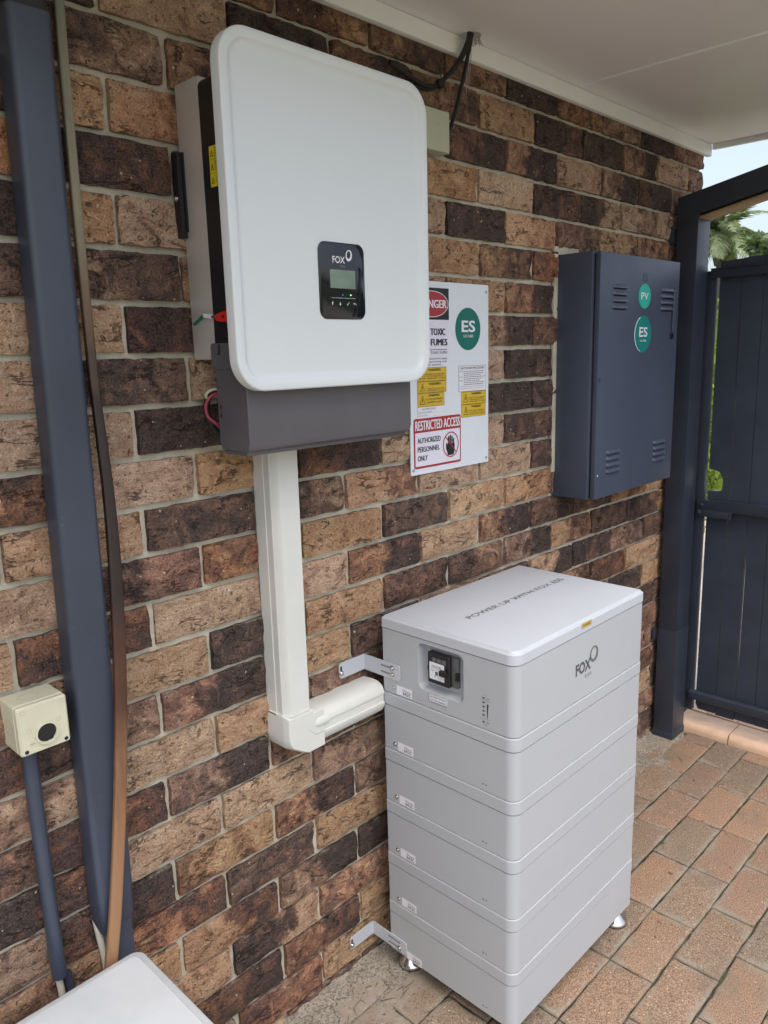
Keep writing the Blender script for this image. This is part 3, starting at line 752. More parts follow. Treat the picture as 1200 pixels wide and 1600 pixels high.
# cables behind the base
tube('red_cable', [(.135, -.062, 1.395), (.119, -.056, 1.3900), (.1095, -.052, 1.3740), (.1105, -.054, 1.3560), (.120, -.060, 1.3440), (.140, -.066, 1.328)], .0030, PINK, iv)
tube('earth_cable', [(.140, -.060, 1.400), (.123, -.056, 1.4010), (.1130, -.050, 1.3930), (.1180, -.048, 1.382)], .0028, JBOX, iv)
tube('black_cable', [(.145, -.040, 1.400), (.1230, -.040, 1.385), (.1185, -.040, 1.360), (.130, -.042, 1.330), (.150, -.045, 1.310)], .006, RUBBER, iv)
# display
DF = Fr((.3170, -.1886, 1.5805))
dsp = rr('display_panel', DF, .1090, .1290, .0155, [(0, -.002), (0, .0008), (.0012, .0016)], GLOSS, iv, 8)
rr('lcd_screen', Fr((.3170, -.1903, 1.5840)), .0600, .0310, .001, [(0, 0), (0, .0003)], LCD, dsp)
DT = Fr((.3170, -.1903, 1.5805))
def ring_logo(bm, fr, cx, cz, w, h, c):
    add_annulus(bm, fr, ring_pts(w/2, h/2, 36, -.25, cx, cz), ring_pts(w/2*.62, h/2*.68, 36, -.25, cx-w*.03, cz+h*.06), c)
bm = bmesh.new(); add_text(bm, 'FOX', DT, -.0230, .0300, .0115, .0290, .012, .0004); ring_logo(bm, DT, .0160, .0440, .0150, .0195, .0004)
flat('lettering', bm, LBLW, dsp)
text('small_lettering', [('ESS', -.0055, .0235, .0035, .0115)], DT, INKM, dsp, .0004)
bm = bmesh.new()
add_rect(bm, DT, -.030, -.0287, .0300, -.0283, .0004)
def arrow_up(x, z): add_flat(bm, DT, [(x-.0022, z), (x+.0022, z), (x, z+.0030)], .0004); add_rect(bm, DT, x-.0007, z-.003, x+.0007, z, .0004)
arrow_up(-.0265, -.0375)
add_flat(bm, DT, [(-.0105, -.0385), (-.0083, -.0415), (-.0061, -.0385)], .0004); add_rect(bm, DT, -.0090, -.0385, -.0076, -.0355, .0004)
add_flat(bm, DT, [(.0075, -.0385), (.0092, -.0412), (.0090, -.0398), (.0078, -.0378)], .0004); add_flat(bm, DT, [(.0092, -.0412), (.0138, -.0352), (.0131, -.0350), (.0090, -.0398)], .0004)
add_flat(bm, DT, [(.0235, -.0375), (.0260, -.0358), (.0260, -.0392)], .0004); add_rect(bm, DT, .0255, -.0379, .0305, -.0371, .0004); add_rect(bm, DT, .0298, -.0410, .0305, -.0371, .0004)
flat('button_icon', bm, LBLW, dsp)
lathe('status_light', Fr(DT.p(.0180, -.0230, 0)), [(.0012, 0), (.0010, .0004)], LEDG, dsp, 10)
lathe('status_light', Fr(DT.p(-.001, -.0230, 0)), [(.0014, 0), (.0012, .0003)], LEDB, dsp, 10)

# ------------------------------------------------------------------ junction box and black cables
jb = thing('junction_box', 'pale cream junction box half hidden behind the inverter cover, top right', 'junction box', (.765, -.015, 1.89))
rr('box_body', Fr((.7520, 0, 1.9360)), .118, .086, .003, [(0, .003), (0, .0305), (.001, .0315)], JBOX, jb)
bm = bmesh.new(); FJ = Fr((.752, -.0315, 1.936))
add_rect(bm, FJ, .010, .012, .024, .0126, .0004)
flat('faint_print', bm, INKM, jb)
cb = thing('black_cables', 'two black cables hanging from the soffit hole beside the inverter', 'cable', (.86, -.05, 2.15))
tube('cable', [(.8640, -.050, 2.160), (.8630, -.049, 2.140), (.8560, -.040, 2.110), (.8400, -.025, 2.080), (.8180, -.013, 2.055), (.8010, -.010, 2.0420), (.772, -.011, 2.030), (.740, -.014, 2.027), (.700, -.020, 2.030), (.660, -.025, 2.035), (.62, -.03, 2.04)], .0052, RUBBER, cb)
tube('cable', [(.8680, -.050, 2.160), (.8690, -.049, 2.140), (.8725, -.034, 2.100), (.8680, -.022, 2.050), (.8560, -.015, 2.000), (.8400, -.012, 1.960), (.8230, -.012, 1.930), (.8120, -.013, 1.915), (.806, -.014, 1.905)], .0044, RUBBER, cb)
tube('cable', [(.8600, -.050, 2.160), (.8590, -.048, 2.138), (.8500, -.036, 2.105), (.8360, -.022, 2.075), (.8150, -.008, 2.050), (.8010, -.005, 2.038), (.775, -.006, 2.026), (.740, -.008, 2.022), (.69, -.010, 2.024)], .0040, RUBBER, cb)
lathe('cable_clip', Fr((.7995, -.012, 2.0400)), [(.010, -.002), (.010, .008), (.006, .012)], RUBBER, cb, 10)
tube('tie_end', [(.8000, -.018, 2.040), (.792, -.024, 2.052), (.782, -.026, 2.066)], .0012, RUBBER, cb, 6)
tube('tie_end', [(.8000, -.018, 2.040), (.806, -.024, 2.030), (.809, -.024, 2.022)], .0012, RUBBER, cb, 6)
bm = bmesh.new(); rf = random.Random(3)
for i in range(34):
    p = Vector((.878+rf.uniform(-.010, .016), -.052+rf.uniform(-.012, .010), 2.151)); q = p+Vector((rf.uniform(-.010, .014), rf.uniform(-.006, .010), rf.uniform(-.028, -.006)))
    add_tube(bm, [p, (p+q)/2+Vector((rf.uniform(-.004, .004), rf.uniform(-.004, .004), 0)), q], .0007, 4)
for dx in (0, .006, .012):
    add_tube(bm, spline([(.874, -.046, 2.145), (.880+dx, -.030, 2.110), (.893+dx, -.016, 2.070+dx), (.898+dx, -.012, 2.040+2*dx)]), .0008, 4)
o = mobj('frayed_fibre', bm, HAIR, cb, 0); tag(o, kind='stuff')

# ------------------------------------------------------------------ warning sign board
sg = thing('safety_sign', 'white board with DANGER TOXIC FUMES, green ES disc and RESTRICTED ACCESS notices', 'sign', (.835, -.006, 1.17))
SX0, SX1, SZ0, SZ1 = .6850, .9865, 1.1700, 1.6160
rr('sign_board', Fr(((SX0+SX1)/2, -.0062, (SZ0+SZ1)/2)), SX1-SX0, SZ1-SZ0, .002, [(0, 0), (0, .003)], WHITE, sg)
Q = Fr((0, -.0092, 0))
for x, z in ((SX0+.008, SZ0+.012), (SX1-.010, SZ0+.012), (SX1-.010, SZ1-.017), (SX0+.008, SZ1-.017)):
    lathe('rivet', Fr((x, -.0092, z)), [(.0042, 0), (.0036, .0014), (.0014, .0024)], ZINC, sg, 12)
def P_(name, x0, z0, x1, z1, mat, rad=.0004, t=.0004, lift=0.0): return patch(name, Fr(((x0+x1)/2, -.0092-lift, (z0+z1)/2)), x1-x0, z1-z0, mat, sg, rad, t)
# danger notice
dn = P_('danger_notice', .7020, 1.4330, .8290, 1.6030, WHITE2)
P_('black_panel', .7045, 1.5295, .8285, 1.6015, INK, lift=.0006)
bm = bmesh.new(); add_annulus(bm, Q, ring_pts(.0595, .0300, 48, 0, .7660, 1.5650), ring_pts(.0578, .0285, 48, 0, .7660, 1.5650), .0018); flat('oval_rim', bm, LBLW, sg)
bm = bmesh.new(); add_flat(bm, Q, ring_pts(.0578, .0285, 48, 0, .7660, 1.5650), .0016); flat('red_oval', bm, RED, sg)
text('lettering', [('DANGER', .7180, 1.5560, .0185, .1000, .0)], Q, LBLW, sg, .0022, 0, .0010)
text('lettering', [('TOXIC', .7610, 1.4940, .0155, .0530, .0), ('FUMES', .7620, 1.4700, .0155, .0590, .0)], Q, INK, sg, .0010, 0, .0009)
text('lettering', [('CAUSE TOXIC FUMES', .7280, 1.4510, .0058, .0930, .0),
                   ('PPE requirements apply', .7280, 1.4370, .0050, .0920, 0), ('when maintaining with', .7280, 1.4300, .0050, .0900, 0), ('battery systems', .7280, 1.4230, .0050, .0700, 0)], Q, INK, sg, .0010)
bm = bmesh.new(); add_rect(bm, Q, .7300, 1.4600, .8200, 1.4612, .0010); flat('rule', bm, INK, sg)
# ES disc
bm = bmesh.new(); add_prism(bm, Q, ring_pts(.0498, .0510, 48, 0, .9030, 1.5085), 0, .0006); mobj('green_disc', bm, GREEN, sg, 0)
text('lettering', [('ES', .8770, 1.5010, .0280, .0540, .02), ('UN 3480', .8850, 1.4880, .0070, .0380, 0)], Q, LBLW, sg, .0010)
# yellow warnings
def warn(x0, z0, x1, z1, lines, title='WARNING'):
    w = P_('warning_label', x0, z0, x1, z1, YEL)
    h = z1-z0
    bm = bmesh.new(); cx = x0+.018; s = min(.013, h*.40)
    tri = [(cx-s*.85, z0+h*.18), (cx+s*.85, z0+h*.18), (cx, z0+h*.18+s*1.7)]
    c0 = (cx, z0+h*.18+s*.6)
    inn = [(c0[0]+(a-c0[0])*.84, c0[1]+(b-c0[1])*.84) for a, b in tri]
    add_annulus(bm, Q, tri, inn, .0009)
    add_flat(bm, Q, [(cx-.0012, c0[1]+.0045), (cx+.0018, c0[1]+.0045), (cx+.0004, c0[1]+.001), (cx+.002, c0[1]+.001), (cx-.0008, c0[1]-.005), (cx, c0[1]-.0006), (cx-.0018, c0[1]-.0006)], .0009)
    for e in ((x0, z0, x1, z0+.0006), (x0, z1-.0006, x1, z1), (x0, z0, x0+.0006, z1), (x1-.0006, z0, x1, z1)): add_rect(bm, Q, *e, .0009)
    tx = x0+.034; add_text(bm, title, Q, tx+.006, z1-.0088, .0060, (x1-tx)*.62, .015, .0009)
    n = len(lines); zz = z1-.0155; dz = (zz-z0-.002)/max(1, n)
    for i, l in enumerate(lines): add_text(bm, l, Q, tx-(.004 if i == 0 else 0), zz-dz*i-.0018, min(.0045, dz*.62), (x1-tx)*(.97 if i % 2 == 0 else .85), 0, .0009)
    flat('label_print', bm, INK, w)
warn(.7110, 1.3880, .8165, 1.4200, ['BATTERY PV DC ISOLATOR', 'DO NOT DISCONNECT', 'UNDER LOAD'])
warn(.7110, 1.3612, .8162, 1.3875, ['PV ARRAY D.C. ISOLATOR', 'DO NOT DISCONNECT PLUG', 'UNDER LOAD'])
warn(.7110, 1.3290, .8080, 1.3607, ['DO NOT DISCONNECT', 'UNDER LOAD'])
warn(.8745, 1.3245, .9750, 1.3560, ['MULTIPLE SOURCES', 'ISOLATE BATTERY', 'BEFORE WORK'])
warn(.8745, 1.2930, .9735, 1.3240, ['BATTERY ENERGY', 'STORAGE SYSTEM', 'ISOLATE FIRST'])
# small white labels
sdn = P_('shutdown_notice', .8645, 1.3565, .9745, 1.4200, LBLW)
bm = bmesh.new()
for e in ((.8645, 1.3565, .9745, 1.3572), (.8645, 1.4193, .9745, 1.4200), (.8645, 1.3565, .8655, 1.4200), (.9738, 1.3565, .9745, 1.4200)): add_rect(bm, Q, *e, .0009)
add_text(bm, 'SHUTDOWN PROCEDURE', Q, .8720, 1.4110, .0056, .0950, .006, .0009)
rs_ = random.Random(9)
for i in range(8):
    z = 1.4060-.0046*i
    if i in (0, 3, 5): add_text(bm, 'STEP', Q, .8680, z-.001, .0026, .0120, 0, .0009)
    x = .884
    while x < .966-.01*(i % 3): w = rs_.uniform(.004, .010); add_rect(bm, Q, x, z-.0006, x+w, z+.0008, .0009); x += w+.0016
for z in (1.3690, 1.3640): add_rect(bm, Q, .870, z, .966, z+.0005, .0009)
flat('label_print', bm, INKG, sdn)
bsl = P_('battery_supply_label', .7100, 1.3020, .8020, 1.3285, LBLW)
bm = bmesh.new(); add_text(bm, 'BATTERY SUPPLY', Q, .7280, 1.3210, .0046, .050, 0, .0009); add_rect(bm, Q, .7100, 1.302, .7106, 1.3285, .0009)
add_text(bm, 'SHORT CIRCUIT CURRENT', Q, .7125, 1.3140, .0034, .050, 0, .0009); add_text(bm, 'MAX D.C. VOLTAGE', Q, .7125, 1.3070, .0034, .034, 0, .0009)
add_rect(bm, Q, .766, 1.3135, .790, 1.3139, .0009); add_rect(bm, Q, .766, 1.3065, .790, 1.3069, .0009); flat('label_print', bm, INKM, bsl)
# restricted access notice
ra = P_('restricted_notice', .6955, 1.1840, .8715, 1.3025, RED, .006, .0006)
P_('notice_panel', .7000, 1.1895, .8668, 1.2690, WHITE2, .002, .0005, .0007)
text('lettering', [('RESTRICTED ACCESS', .7010, 1.2745, .0225, .1655, .0)], Q, LBLW, sg, .0012, 0, .0007)
text('lettering', [('AUTHORIZED', .7075, 1.2440, .0125, .0840, .0), ('PERSONNEL', .7075, 1.2230, .0125, .0800, .0), ('ONLY', .7075, 1.2020, .0125, .0350, .0)], Q, INK, sg, .0018, 0, .0003)
cx, cz = .8305, 1.2310
bm = bmesh.new()
add_flat(bm, Q, [(cx-.012, cz-.026), (cx+.010, cz-.026), (cx+.0150, cz-.014), (cx+.0150, cz+.002), (cx-.013, cz+.002), (cx-.0165, cz-.010)], .0018)
for x, w, z0, z1 in ((-.0160, .0048, -.012, .006), (-.0085, .0052, 0, .0215), (-.0020, .0052, 0, .0245), (.0046, .0050, 0, .0220), (.0110, .0046, -.002, .0160)):
    add_flat(bm, Q, [(cx+x-w/2, cz+z0), (cx+x+w/2, cz+z0), (cx+x+w/2, cz+z1-.002), (cx+x, cz+z1), (cx+x-w/2, cz+z1-.002)], .0018)
flat('hand_symbol', bm, INK, sg)
bm = bmesh.new(); add_annulus(bm, Q, ring_pts(.0305, .0315, 40, 0, cx, cz), ring_pts(.0278, .0288, 40, 0, cx, cz), .0022)
d = .0205; add_flat(bm, Q, [(cx-d-.001, cz+d-.001), (cx-d+.001, cz+d+.001), (cx+d+.001, cz-d+.001), (cx+d-.001, cz-d-.001)], .0022); flat('prohibition_ring', bm, RED, sg)

# ------------------------------------------------------------------ meter box
mx_ = thing('meter_box', 'slate blue steel meter box with louvred door and teal PV and ES discs', 'meter box', (1.57, -.06, 1.03))
box('box_body', (1.3200, -.1105, 1.0270), (1.8280, .004, 1.7120), SLATE2, mx_, .002)
box('door_gap_shade', (1.3320, -.1150, 1.0350), (1.8180, -.1108, 1.7050), BLACK, mx_, 0)  # black filler painting the shaded gap between box and door
dr = box('door', (1.3300, -.1300, 1.0270), (1.8310, -.1155, 1.7110), SLATE2, mx_, .0022)
DQ = Fr((0, -.1300, 0))
def louvre(xc, zc):
    for i in range(4):
        z = zc+.0225-.0185*i
        bm = bmesh.new()
        L = []
        for x, s in ((-.041, .15), (-.037, .9), (-.033, 1), (.033, 1), (.037, .9), (.041, .15)):
            L.append([Vector((xc+x, -.1296-dy*s, z+dz)) for dy, dz in ((0, .0055), (.0035, .0045), (.0072, .000), (.0082, -.0045), (.0068, -.0048), (0, -.0035))])
        add_loops(bm, L); mobj('louvre', bm, SLATE2, dr, 30)
        bm = bmesh.new(); add_rect(bm, DQ, xc-.037, z-.0085, xc+.037, z-.0040, .0004); flat('louvre_slot', bm, INK, dr)
for a in ((1.4430, 1.6000), (1.7460, 1.6010), (1.4320, 1.1350), (1.7340, 1.1340)): louvre(*a)
bm = bmesh.new(); add_prism(bm, DQ, ring_pts(.0385, .0355, 40, 0, 1.5950, 1.6010), 0, .0006); o = mobj('pv_disc', bm, TEAL, dr, 0)
text('lettering', [('PV', 1.5720, 1.5910, .0200, .0460, .012)], DQ, LBLW, dr, .0010)
bm = bmesh.new(); add_prism(bm, DQ, ring_pts(.0545, .0535, 44, 0, 1.5915, 1.4915), 0, .0006); mobj('es_disc', bm, TEAL2, dr, 0)
bm = bmesh.new(); Pp = ring_pts(.0545, .0535, 44, 0, 1.5915, 1.4915)[14:32]; Qq = ring_pts(.0520, .0520, 44, 0, 1.5930, 1.4910)[14:32]
for i in range(len(Pp)-1): add_flat(bm, DQ, [Pp[i], Pp[i+1], Qq[i+1], Qq[i]], .0009)
flat('disc_edge', bm, LBLW, dr)
text('lettering', [('ES', 1.5670, 1.4830, .0290, .0530, .02), ('UN 3480', 1.5730, 1.4690, .0065, .0400, .006)], DQ, LBLW, dr, .0012)
text('ghost_letters', [('ES', 1.5800, 1.6430, .0200, .0300, .01)], DQ, SLATE, dr, .0004)
bm = bmesh.new(); add_rect(bm, DQ, 1.5800, 1.6660, 1.6150, 1.6680, .0004); flat('ghost_mark', bm, SLATE, dr)
tube('latch_rod', [(1.7860, -.1345, 1.6230), (1.7860, -.1345, 1.500)], .0030, SLATE2, dr, 8, False)
lathe('latch_knob', Fr((1.7960, -.130, 1.6240)), [(.006, 0), (.006, .006), (.0035, .009)], SLATE2, dr, 12)
lathe('key_lock', Fr((1.7880, -.130, 1.4860)), [(.0100, 0), (.0100, .004), (.0062, .0045), (.006, .0005)], BLACK, dr, 16)
lathe('hinge_rivet', Fr((1.3390, -.130, 1.3660)), [(.0050, 0), (.0050, .003), (.003, .004)], SLATE, dr, 10)
lathe('rivet', Fr((1.3450, -.130, 1.095)), [(.0025, 0), (.002, .001)], LBLW, dr, 8)
bm = bmesh.new(); add_flat(bm, DQ, [(1.7250, 1.4470), (1.7253, 1.4460), (1.7700, 1.4600), (1.7700, 1.4608)], .0004); flat('scratch', bm, INKM, dr)
# mortar bedding around the box
tag(box('mortar_surround', (1.303, -.0045, 1.10), (1.3205, .006, 1.722), MORTAR, mx_, .002), None)
box('mortar_surround', (1.303, -.0045, 1.7125), (1.43, .006, 1.735), MORTAR, mx_, .002)

# ------------------------------------------------------------------ battery stack
bs = thing('battery_stack', 'tall light grey home battery tower of stacked modules with logo, on steel feet', 'battery', (.784, -.243, -.02))
X0, X1, Y0, Y1 = .5160, 1.0520, -.4240, -.0620
BWd, BDp, BC = X1-X0, Y1-Y0, ((X0+X1)/2, (Y0+Y1)/2)
def slab(name, z0, steps, mat, parent, rad=(.004, .004, .025, .011), seg=12, sm=17):
    return rr(name, Fr((BC[0], BC[1], z0), (1, 0, 0), (0, 1, 0)), BWd, BDp, rad, steps, mat, parent, seg, sm)
ZT = [.7030, .5650, .4320, .2950, .1640, .0290]
# control module body with recessed breaker window
cm = slab('control_module', .7045, [(.004, 0), (.0014, .0012), (.0014, .1510), (.0045, .1516)], PW, bs)
cut = rr('cut', Fr((.5400, -.2322, .7945), (0, -1, 0), (0, 0, 1)), .1270, .1080, .016, [(.008, 0), (.004, .006), (.001, .0245), (-.001, .0268), (-.003, .034)], PW, None, 6)
md = cm.modifiers.new('b', 'BOOLEAN'); md.operation = 'DIFFERENCE'; md.object = cut; md.solver = 'EXACT'
dg = bpy.context.evaluated_depsgraph_get(); me = bpy.data.meshes.new_from_object(cm.evaluated_get(dg))
cm.modifiers.clear(); cm.data = me; me.set_sharp_from_angle(angle=R(40)); bpy.data.objects.remove(cut)
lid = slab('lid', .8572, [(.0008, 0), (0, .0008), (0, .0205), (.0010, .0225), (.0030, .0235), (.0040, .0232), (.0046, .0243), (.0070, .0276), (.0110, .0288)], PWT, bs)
for i in range(5):
    zt, zb = ZT[i], ZT[i+1]
    m_ = slab('battery_module', zb+.0015, [(.004, 0), (.0010, .0010), (.0010, zt-zb-.0316), (.0045, zt-zb-.0312)], PW, bs)
    slab('cover_band', zt-.0280, [(.0006, 0), (0, .0006), (0, .0264), (.0005, .0277), (.0018, .0285)], PW, m_)
FX = .5173
SDF = Fr((FX, 0, 0), (0, -1, 0), (0, 0, 1))
for i, z in enumerate(ZT):
    if i == 5: zz, yl = z+.001, -.118
    else: zz, yl = z+.0055, -.1050
    F_ = Fr((FX, yl, zz), (0, -1, 0), (0, 0, 1))
    lbm = bmesh.new(); add_rect(lbm, F_, 0, 0, .0465, .0215, .0005); lb_ = flat('serial_label', lbm, LBLW, bs)
    bm = bmesh.new(); add_text(bm, '6A2C', F_, .0190, .0030, .0075, .0235, .0, .0009); add_text(bm, '6A2C', F_, .0193, .0032, .0075, .0235, .0, .0010); add_rect(bm, F_, .0190, .0128, .0420, .0138, .0009); add_rect(bm, F_, .0190, .0160, .0270, .0166, .0009)
    flat('label_print', bm, INK, lb_)
    if i < 5: screw(Fr((FX+.0003, -.0955, z+.0175), (0, -1, 0), (0, 0, 1)), .0034, bs, STEEL)
    if i: 
        bm = bmesh.new(); add_rect(bm, SDF, .3420, z+.0155, .3462, z+.0180, .0004); add_rect(bm, SDF, .3500, z+.0158, .3540, z+.0178, .0004); flat('status_mark', bm, INK if i else INKM, bs)
# breaker
FB = Fr((.5380, -.2322, .7945), (0, -1, 0), (0, 0, 1))
bk = thing_ = rr('breaker_frame', Fr((.5385, -.2360, .7985), (0, -1, 0), (0, 0, 1)), .0950, .0800, .010, [(0, 0), (0, .004), (.0015, .0055)], CLEAR if False else PW, bs)
bm = bmesh.new()
for s in (.0885, .0830):
    w, h = s, s-.0150
    add_annulus(bm, Fr((.53295, -.2360, .7985), (0, -1, 0), (0, 0, 1)), rr_pts(w, h, .008, 5), rr_pts(w-.0012, h-.0012, .0074, 5), .0006)
flat('frame_groove', bm, INKM, bk)
rr('breaker_body', Fr((.5330, -.2345, .7990), (0, -1, 0), (0, 0, 1)), .0800, .0680, .005, [(0, 0), (0, .006), (.001, .007)], CLEAR, bk)
rr('breaker_cover', Fr((.5262, -.2270, .7990), (0, -1, 0), (0, 0, 1)), .0600, .0690, .004, [(0, 0), (0, .007), (.0015, .0085)], BLACK, bk)
for k_ in range(3): box('breaker_pole', (.5165, -.2105-.013*k_-.011, .8140), (.5180, -.2105-.013*k_, .8235), CLEAR, bk, .0005)
box('breaker_handle', (.5080, -.2530, .7900), (.5180, -.2350, .8020), RUBBER, bk, .002)
box('cover_latch', (.5190, -.2770, .7850), (.5280, -.2700, .8020), BLACK, bk, .0015)
box('cover_hinge', (.5200, -.2010, .7900), (.5300, -.1940, .8000), BLACK, bk, .0012)
FBL = Fr((.5176, -.2230, .7935), (0, -1, 0), (0, 0, 1))
rr('breaker_label', FBL, .0400, .0380, .0008, [(0, 0), (0, .0006)], LBLW, bk)
bm = bmesh.new()
for i in range(3): add_rect(bm, FBL, -.0150, .0120-.0022*i, .0140, .0127-.0022*i, .0009)
add_rect(bm, FBL, -.0170, .0040, .0160, .0044, .0009); add_rect(bm, FBL, -.004, -.0080, .0035, .0000, .0009); add_annulus(bm, FBL, ring_pts(.0032, .0036, 14, 0, .0095, -.004), ring_pts(.0022, .0026, 14, 0, .0095, -.004), .0009)
add_rect(bm, FBL, -.0150, .000, -.0080, .0010, .0009); add_rect(bm, FBL, -.0060, -.0125, -.0030, -.0098, .0009); flat('label_print', bm, INKG, bk)
screw(Fr((.5325, -.2930, .8080), (0, -1, 0), (0, 0, 1)), .0032, bs, STEEL)
FB2 = Fr((FX, -.2255, .7305), (0, -1, 0), (0, 0, 1))
rr('breaker_plate', FB2, .0500, .0175, .0012, [(0, 0), (0, .0008)], LBLW, bs)
bm = bmesh.new(); add_text(bm, 'BATTERY SYSTEM', FB2, -.0215, .0012, .0042, .0430, 0, .0012); add_text(bm, 'CIRCUIT BREAKER', FB2, -.0215, -.0058, .0042, .0430, 0, .0012)
add_annulus(bm, FB2, rr_pts(.0500, .0175, .0012, 2), rr_pts(.0484, .0159, .0008, 2), .0011); flat('label_print', bm, INK, bs)
# charge indicator
bm = bmesh.new()
for z in (.7725, .7628, .7535, .7445, .7355, .7205): add_rect(bm, SDF, .3430, z-.0014, .3485, z+.0014, .0004)
add_flat(bm, SDF, [(.3545, .7300), (.3555, .7300), (.3580, .7610), (.3540, .7610)], .0004)
flat('charge_indicator', bm, INK, bs)
bm = bmesh.new()
for z, a, b in ((.7790, .342, .357), (.7672, .337, .364), (.7280, .337, .364)): add_rect(bm, SDF, a, z, b, z+.0005, .0004)
add_rect(bm, SDF, .3530, .7712, .3590, .7735, .0004); add_rect(bm, SDF, .3530, .7195, .3590, .7218, .0004); add_rect(bm, SDF, .3450, .7140, .3540, .7152, .0004)
flat('indicator_print', bm, INKM, bs)
# front logo and lid print
FF = Fr((0, Y0+.0013, 0))
bm = bmesh.new(); add_text(bm, 'FOX', FF, .7400, .7640, .0270, .0640, .035, .0004)
add_annulus(bm, FF, ring_pts(.0180, .0185, 44, -.35, .8170, .7945), ring_pts(.0118, .0135, 44, -.35, .8160, .7960), .0004)
flat('logo', bm, INKG, bs)
bm = bmesh.new(); add_annulus(bm, FF, ring_pts(.0152, .0162, 44, -.35, .8164, .7952), ring_pts(.0146, .0156, 44, -.35, .8163, .7953), .0007); flat('logo_line', bm, PW, bs)
text('small_lettering', [('ESS', .7800, .7490, .0080, .0280)], FF, INKM, bs, .0004)
FT = Fr((0, 0, .8860), (1, 0, 0), (0, 1, 0))
text('lid_lettering', [('POWER UP WITH FOX ESS', .6180, -.2350, .0165, .3830, .004)], FT, INKG, bs, .0004)
cl = patch('caution_label', Fr((.7785, Y0-.0001, .8740)), .0400, .0105, YEL, bs, .0005, .0005)
bm = bmesh.new(); fc = Fr((.7785, Y0-.0007, .8740)); add_annulus(bm, fc, rr_pts(.0400, .0105, .0005, 2), rr_pts(.0388, .0093, .0004, 2), .0002)
for i in range(6): add_rect(bm, fc, -.015+.0052*i, -.002, -.0115+.0052*i, .002, .0002)
flat('label_print', bm, INKG, cl)
# wall brackets
def bracket(zc, hh, yo, slots):
    bm = bmesh.new(); t = .0022
    fo = Fr((X0-.0003, 0, zc), (0, -1, 0), (0, 0, 1))
    def endr(x0, x1, h, r):   # right end rounded
        P = [(x0, -h/2), (x1-r, -h/2)]+[(x1-r+r*math.sin(R(a)), -h/2+r-r*math.cos(R(a))) for a in (30, 60, 90)]+[(x1-r+r*math.cos(R(a)), h/2-r+r*math.sin(R(a))) for a in (0, 30, 60, 90)]+[(x0, h/2)]
        return P
    add_prism(bm, fo, endr(.004, yo, hh, .007), 0, t)
    fw = Fr((X0-.0003, -.0045, zc), (-1, 0, 0), (0, 0, -1))
    fw.n = Vector((0, -1, 0))
    add_prism(bm, fw, endr(.0, .0800, hh, .007), 0, t)
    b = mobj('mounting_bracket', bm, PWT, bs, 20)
    fo2 = Fr((X0-.0026, 0, zc), (0, -1, 0), (0, 0, 1))
    bm = bmesh.new()
    for dz in (.0075, -.0075):
        add_prism(bm, fo2, rr_off(.080, dz, .040, .0045), -.0002, .0004)
    mobj('slot', bm, INKM, b, 0)
    for dz in slots: screw(Fr((X0-.0028, -.0965, zc+dz), (0, -1, 0), (0, 0, 1)), .0046, b, STEEL)
    bm = bmesh.new(); fs = Fr((X0-.0750, -.0068, zc)); add_prism(bm, fs, rr_off(0, .0015, .0052, .0190), -.0002, .0003); mobj('slot', bm, INK, b, 0)
    screw(Fr((X0-.0745, -.0068, zc-.0060)), .0042, b, STEEL)
def rr_off(cx, cz, w, h): return [(a+cx, b+cz) for a, b in rr_pts(w, h, min(w, h)/2-.0002, 4)]
bracket(.7600, .0370, .1190, (.0075, -.0075))
bracket(.0560, .0340, .1190, (-.0075,))
# feet
for x, y in ((.5560, -.0950), (1.0150, -.0950), (.5560, -.3900), (1.0180, -.3950)):
    ft_ = lathe('foot', Fr((x, y, GZ), (1, 0, 0), (0, 1, 0)), [(.0310, .003), (.0315, .006), (.0305, .0095), (.0260, .0140), (.0135, .0290), (.0105, .0320), (.0105, .0385), (.0070, .0395), (.0070, .0520)], STEEL, bs, 36)
    lathe('rubber_pad', Fr((x, y, GZ), (1, 0, 0), (0, 1, 0)), [(.0305, .0002), (.0318, .0012), (.0312, .0032)], RUBBER, ft_, 36)

# ------------------------------------------------------------------ gate frame and gate
gf = thing('gateway', 'slate blue steel post at the wall corner with raked top beam over the opening', 'gateway', (2.083, -.057, -.02))
box('post', (2.0400, -.0930, GZ), (2.1400, -.0206, 1.9000), SLATE3, gf, .003)
box('lower_sleeve', (2.0385, -.0945, GZ), (2.1415, -.0190, .4130), SLATE3, gf, .003)
box('base_flange', (2.0360, -.0970, GZ), (2.1440, -.0170, .006), SLATE3, gf, .003)
box('fixing_tab', (2.0200, -.0130, 1.800), (2.0450, -.0040, 1.8500), SLATE3, gf, .002)
box('post_to_wall_lug', (2.0480, -.0215, 1.805), (2.0700, -.0030, 1.845), SLATE3, gf, .001)
box('fixing_tab', (2.0200, -.0130, .375), (2.0450, -.0040, .415), SLATE3, gf, .002)
def raked(name, x0, x1, y0, z0, L, hgt, slope, mat, parent, tilt=0):
    c, s = math.cos(slope), math.sin(slope); bm = bmesh.new()
    P = [(y0, z0), (y0-L*c, z0+L*s), (y0-L*c, z0+L*s-hgt), (y0, z0-hgt)]
    add_loops(bm, [[Vector((x, a, b)) for a, b in P] for x in (x0, x1)]); return mobj(name, bm, mat, parent, 0)
raked('top_beam', 2.0390, 2.1412, -.0200, 1.9420, 1.30, .0740, R(11.6), SLATE3, gf)
raked('beam_underside', 2.0480, 2.1330, -.0900, 1.8755, 1.20, .0060, R(11.6), TAN, gf)  # thin tan board along the underside of the beam
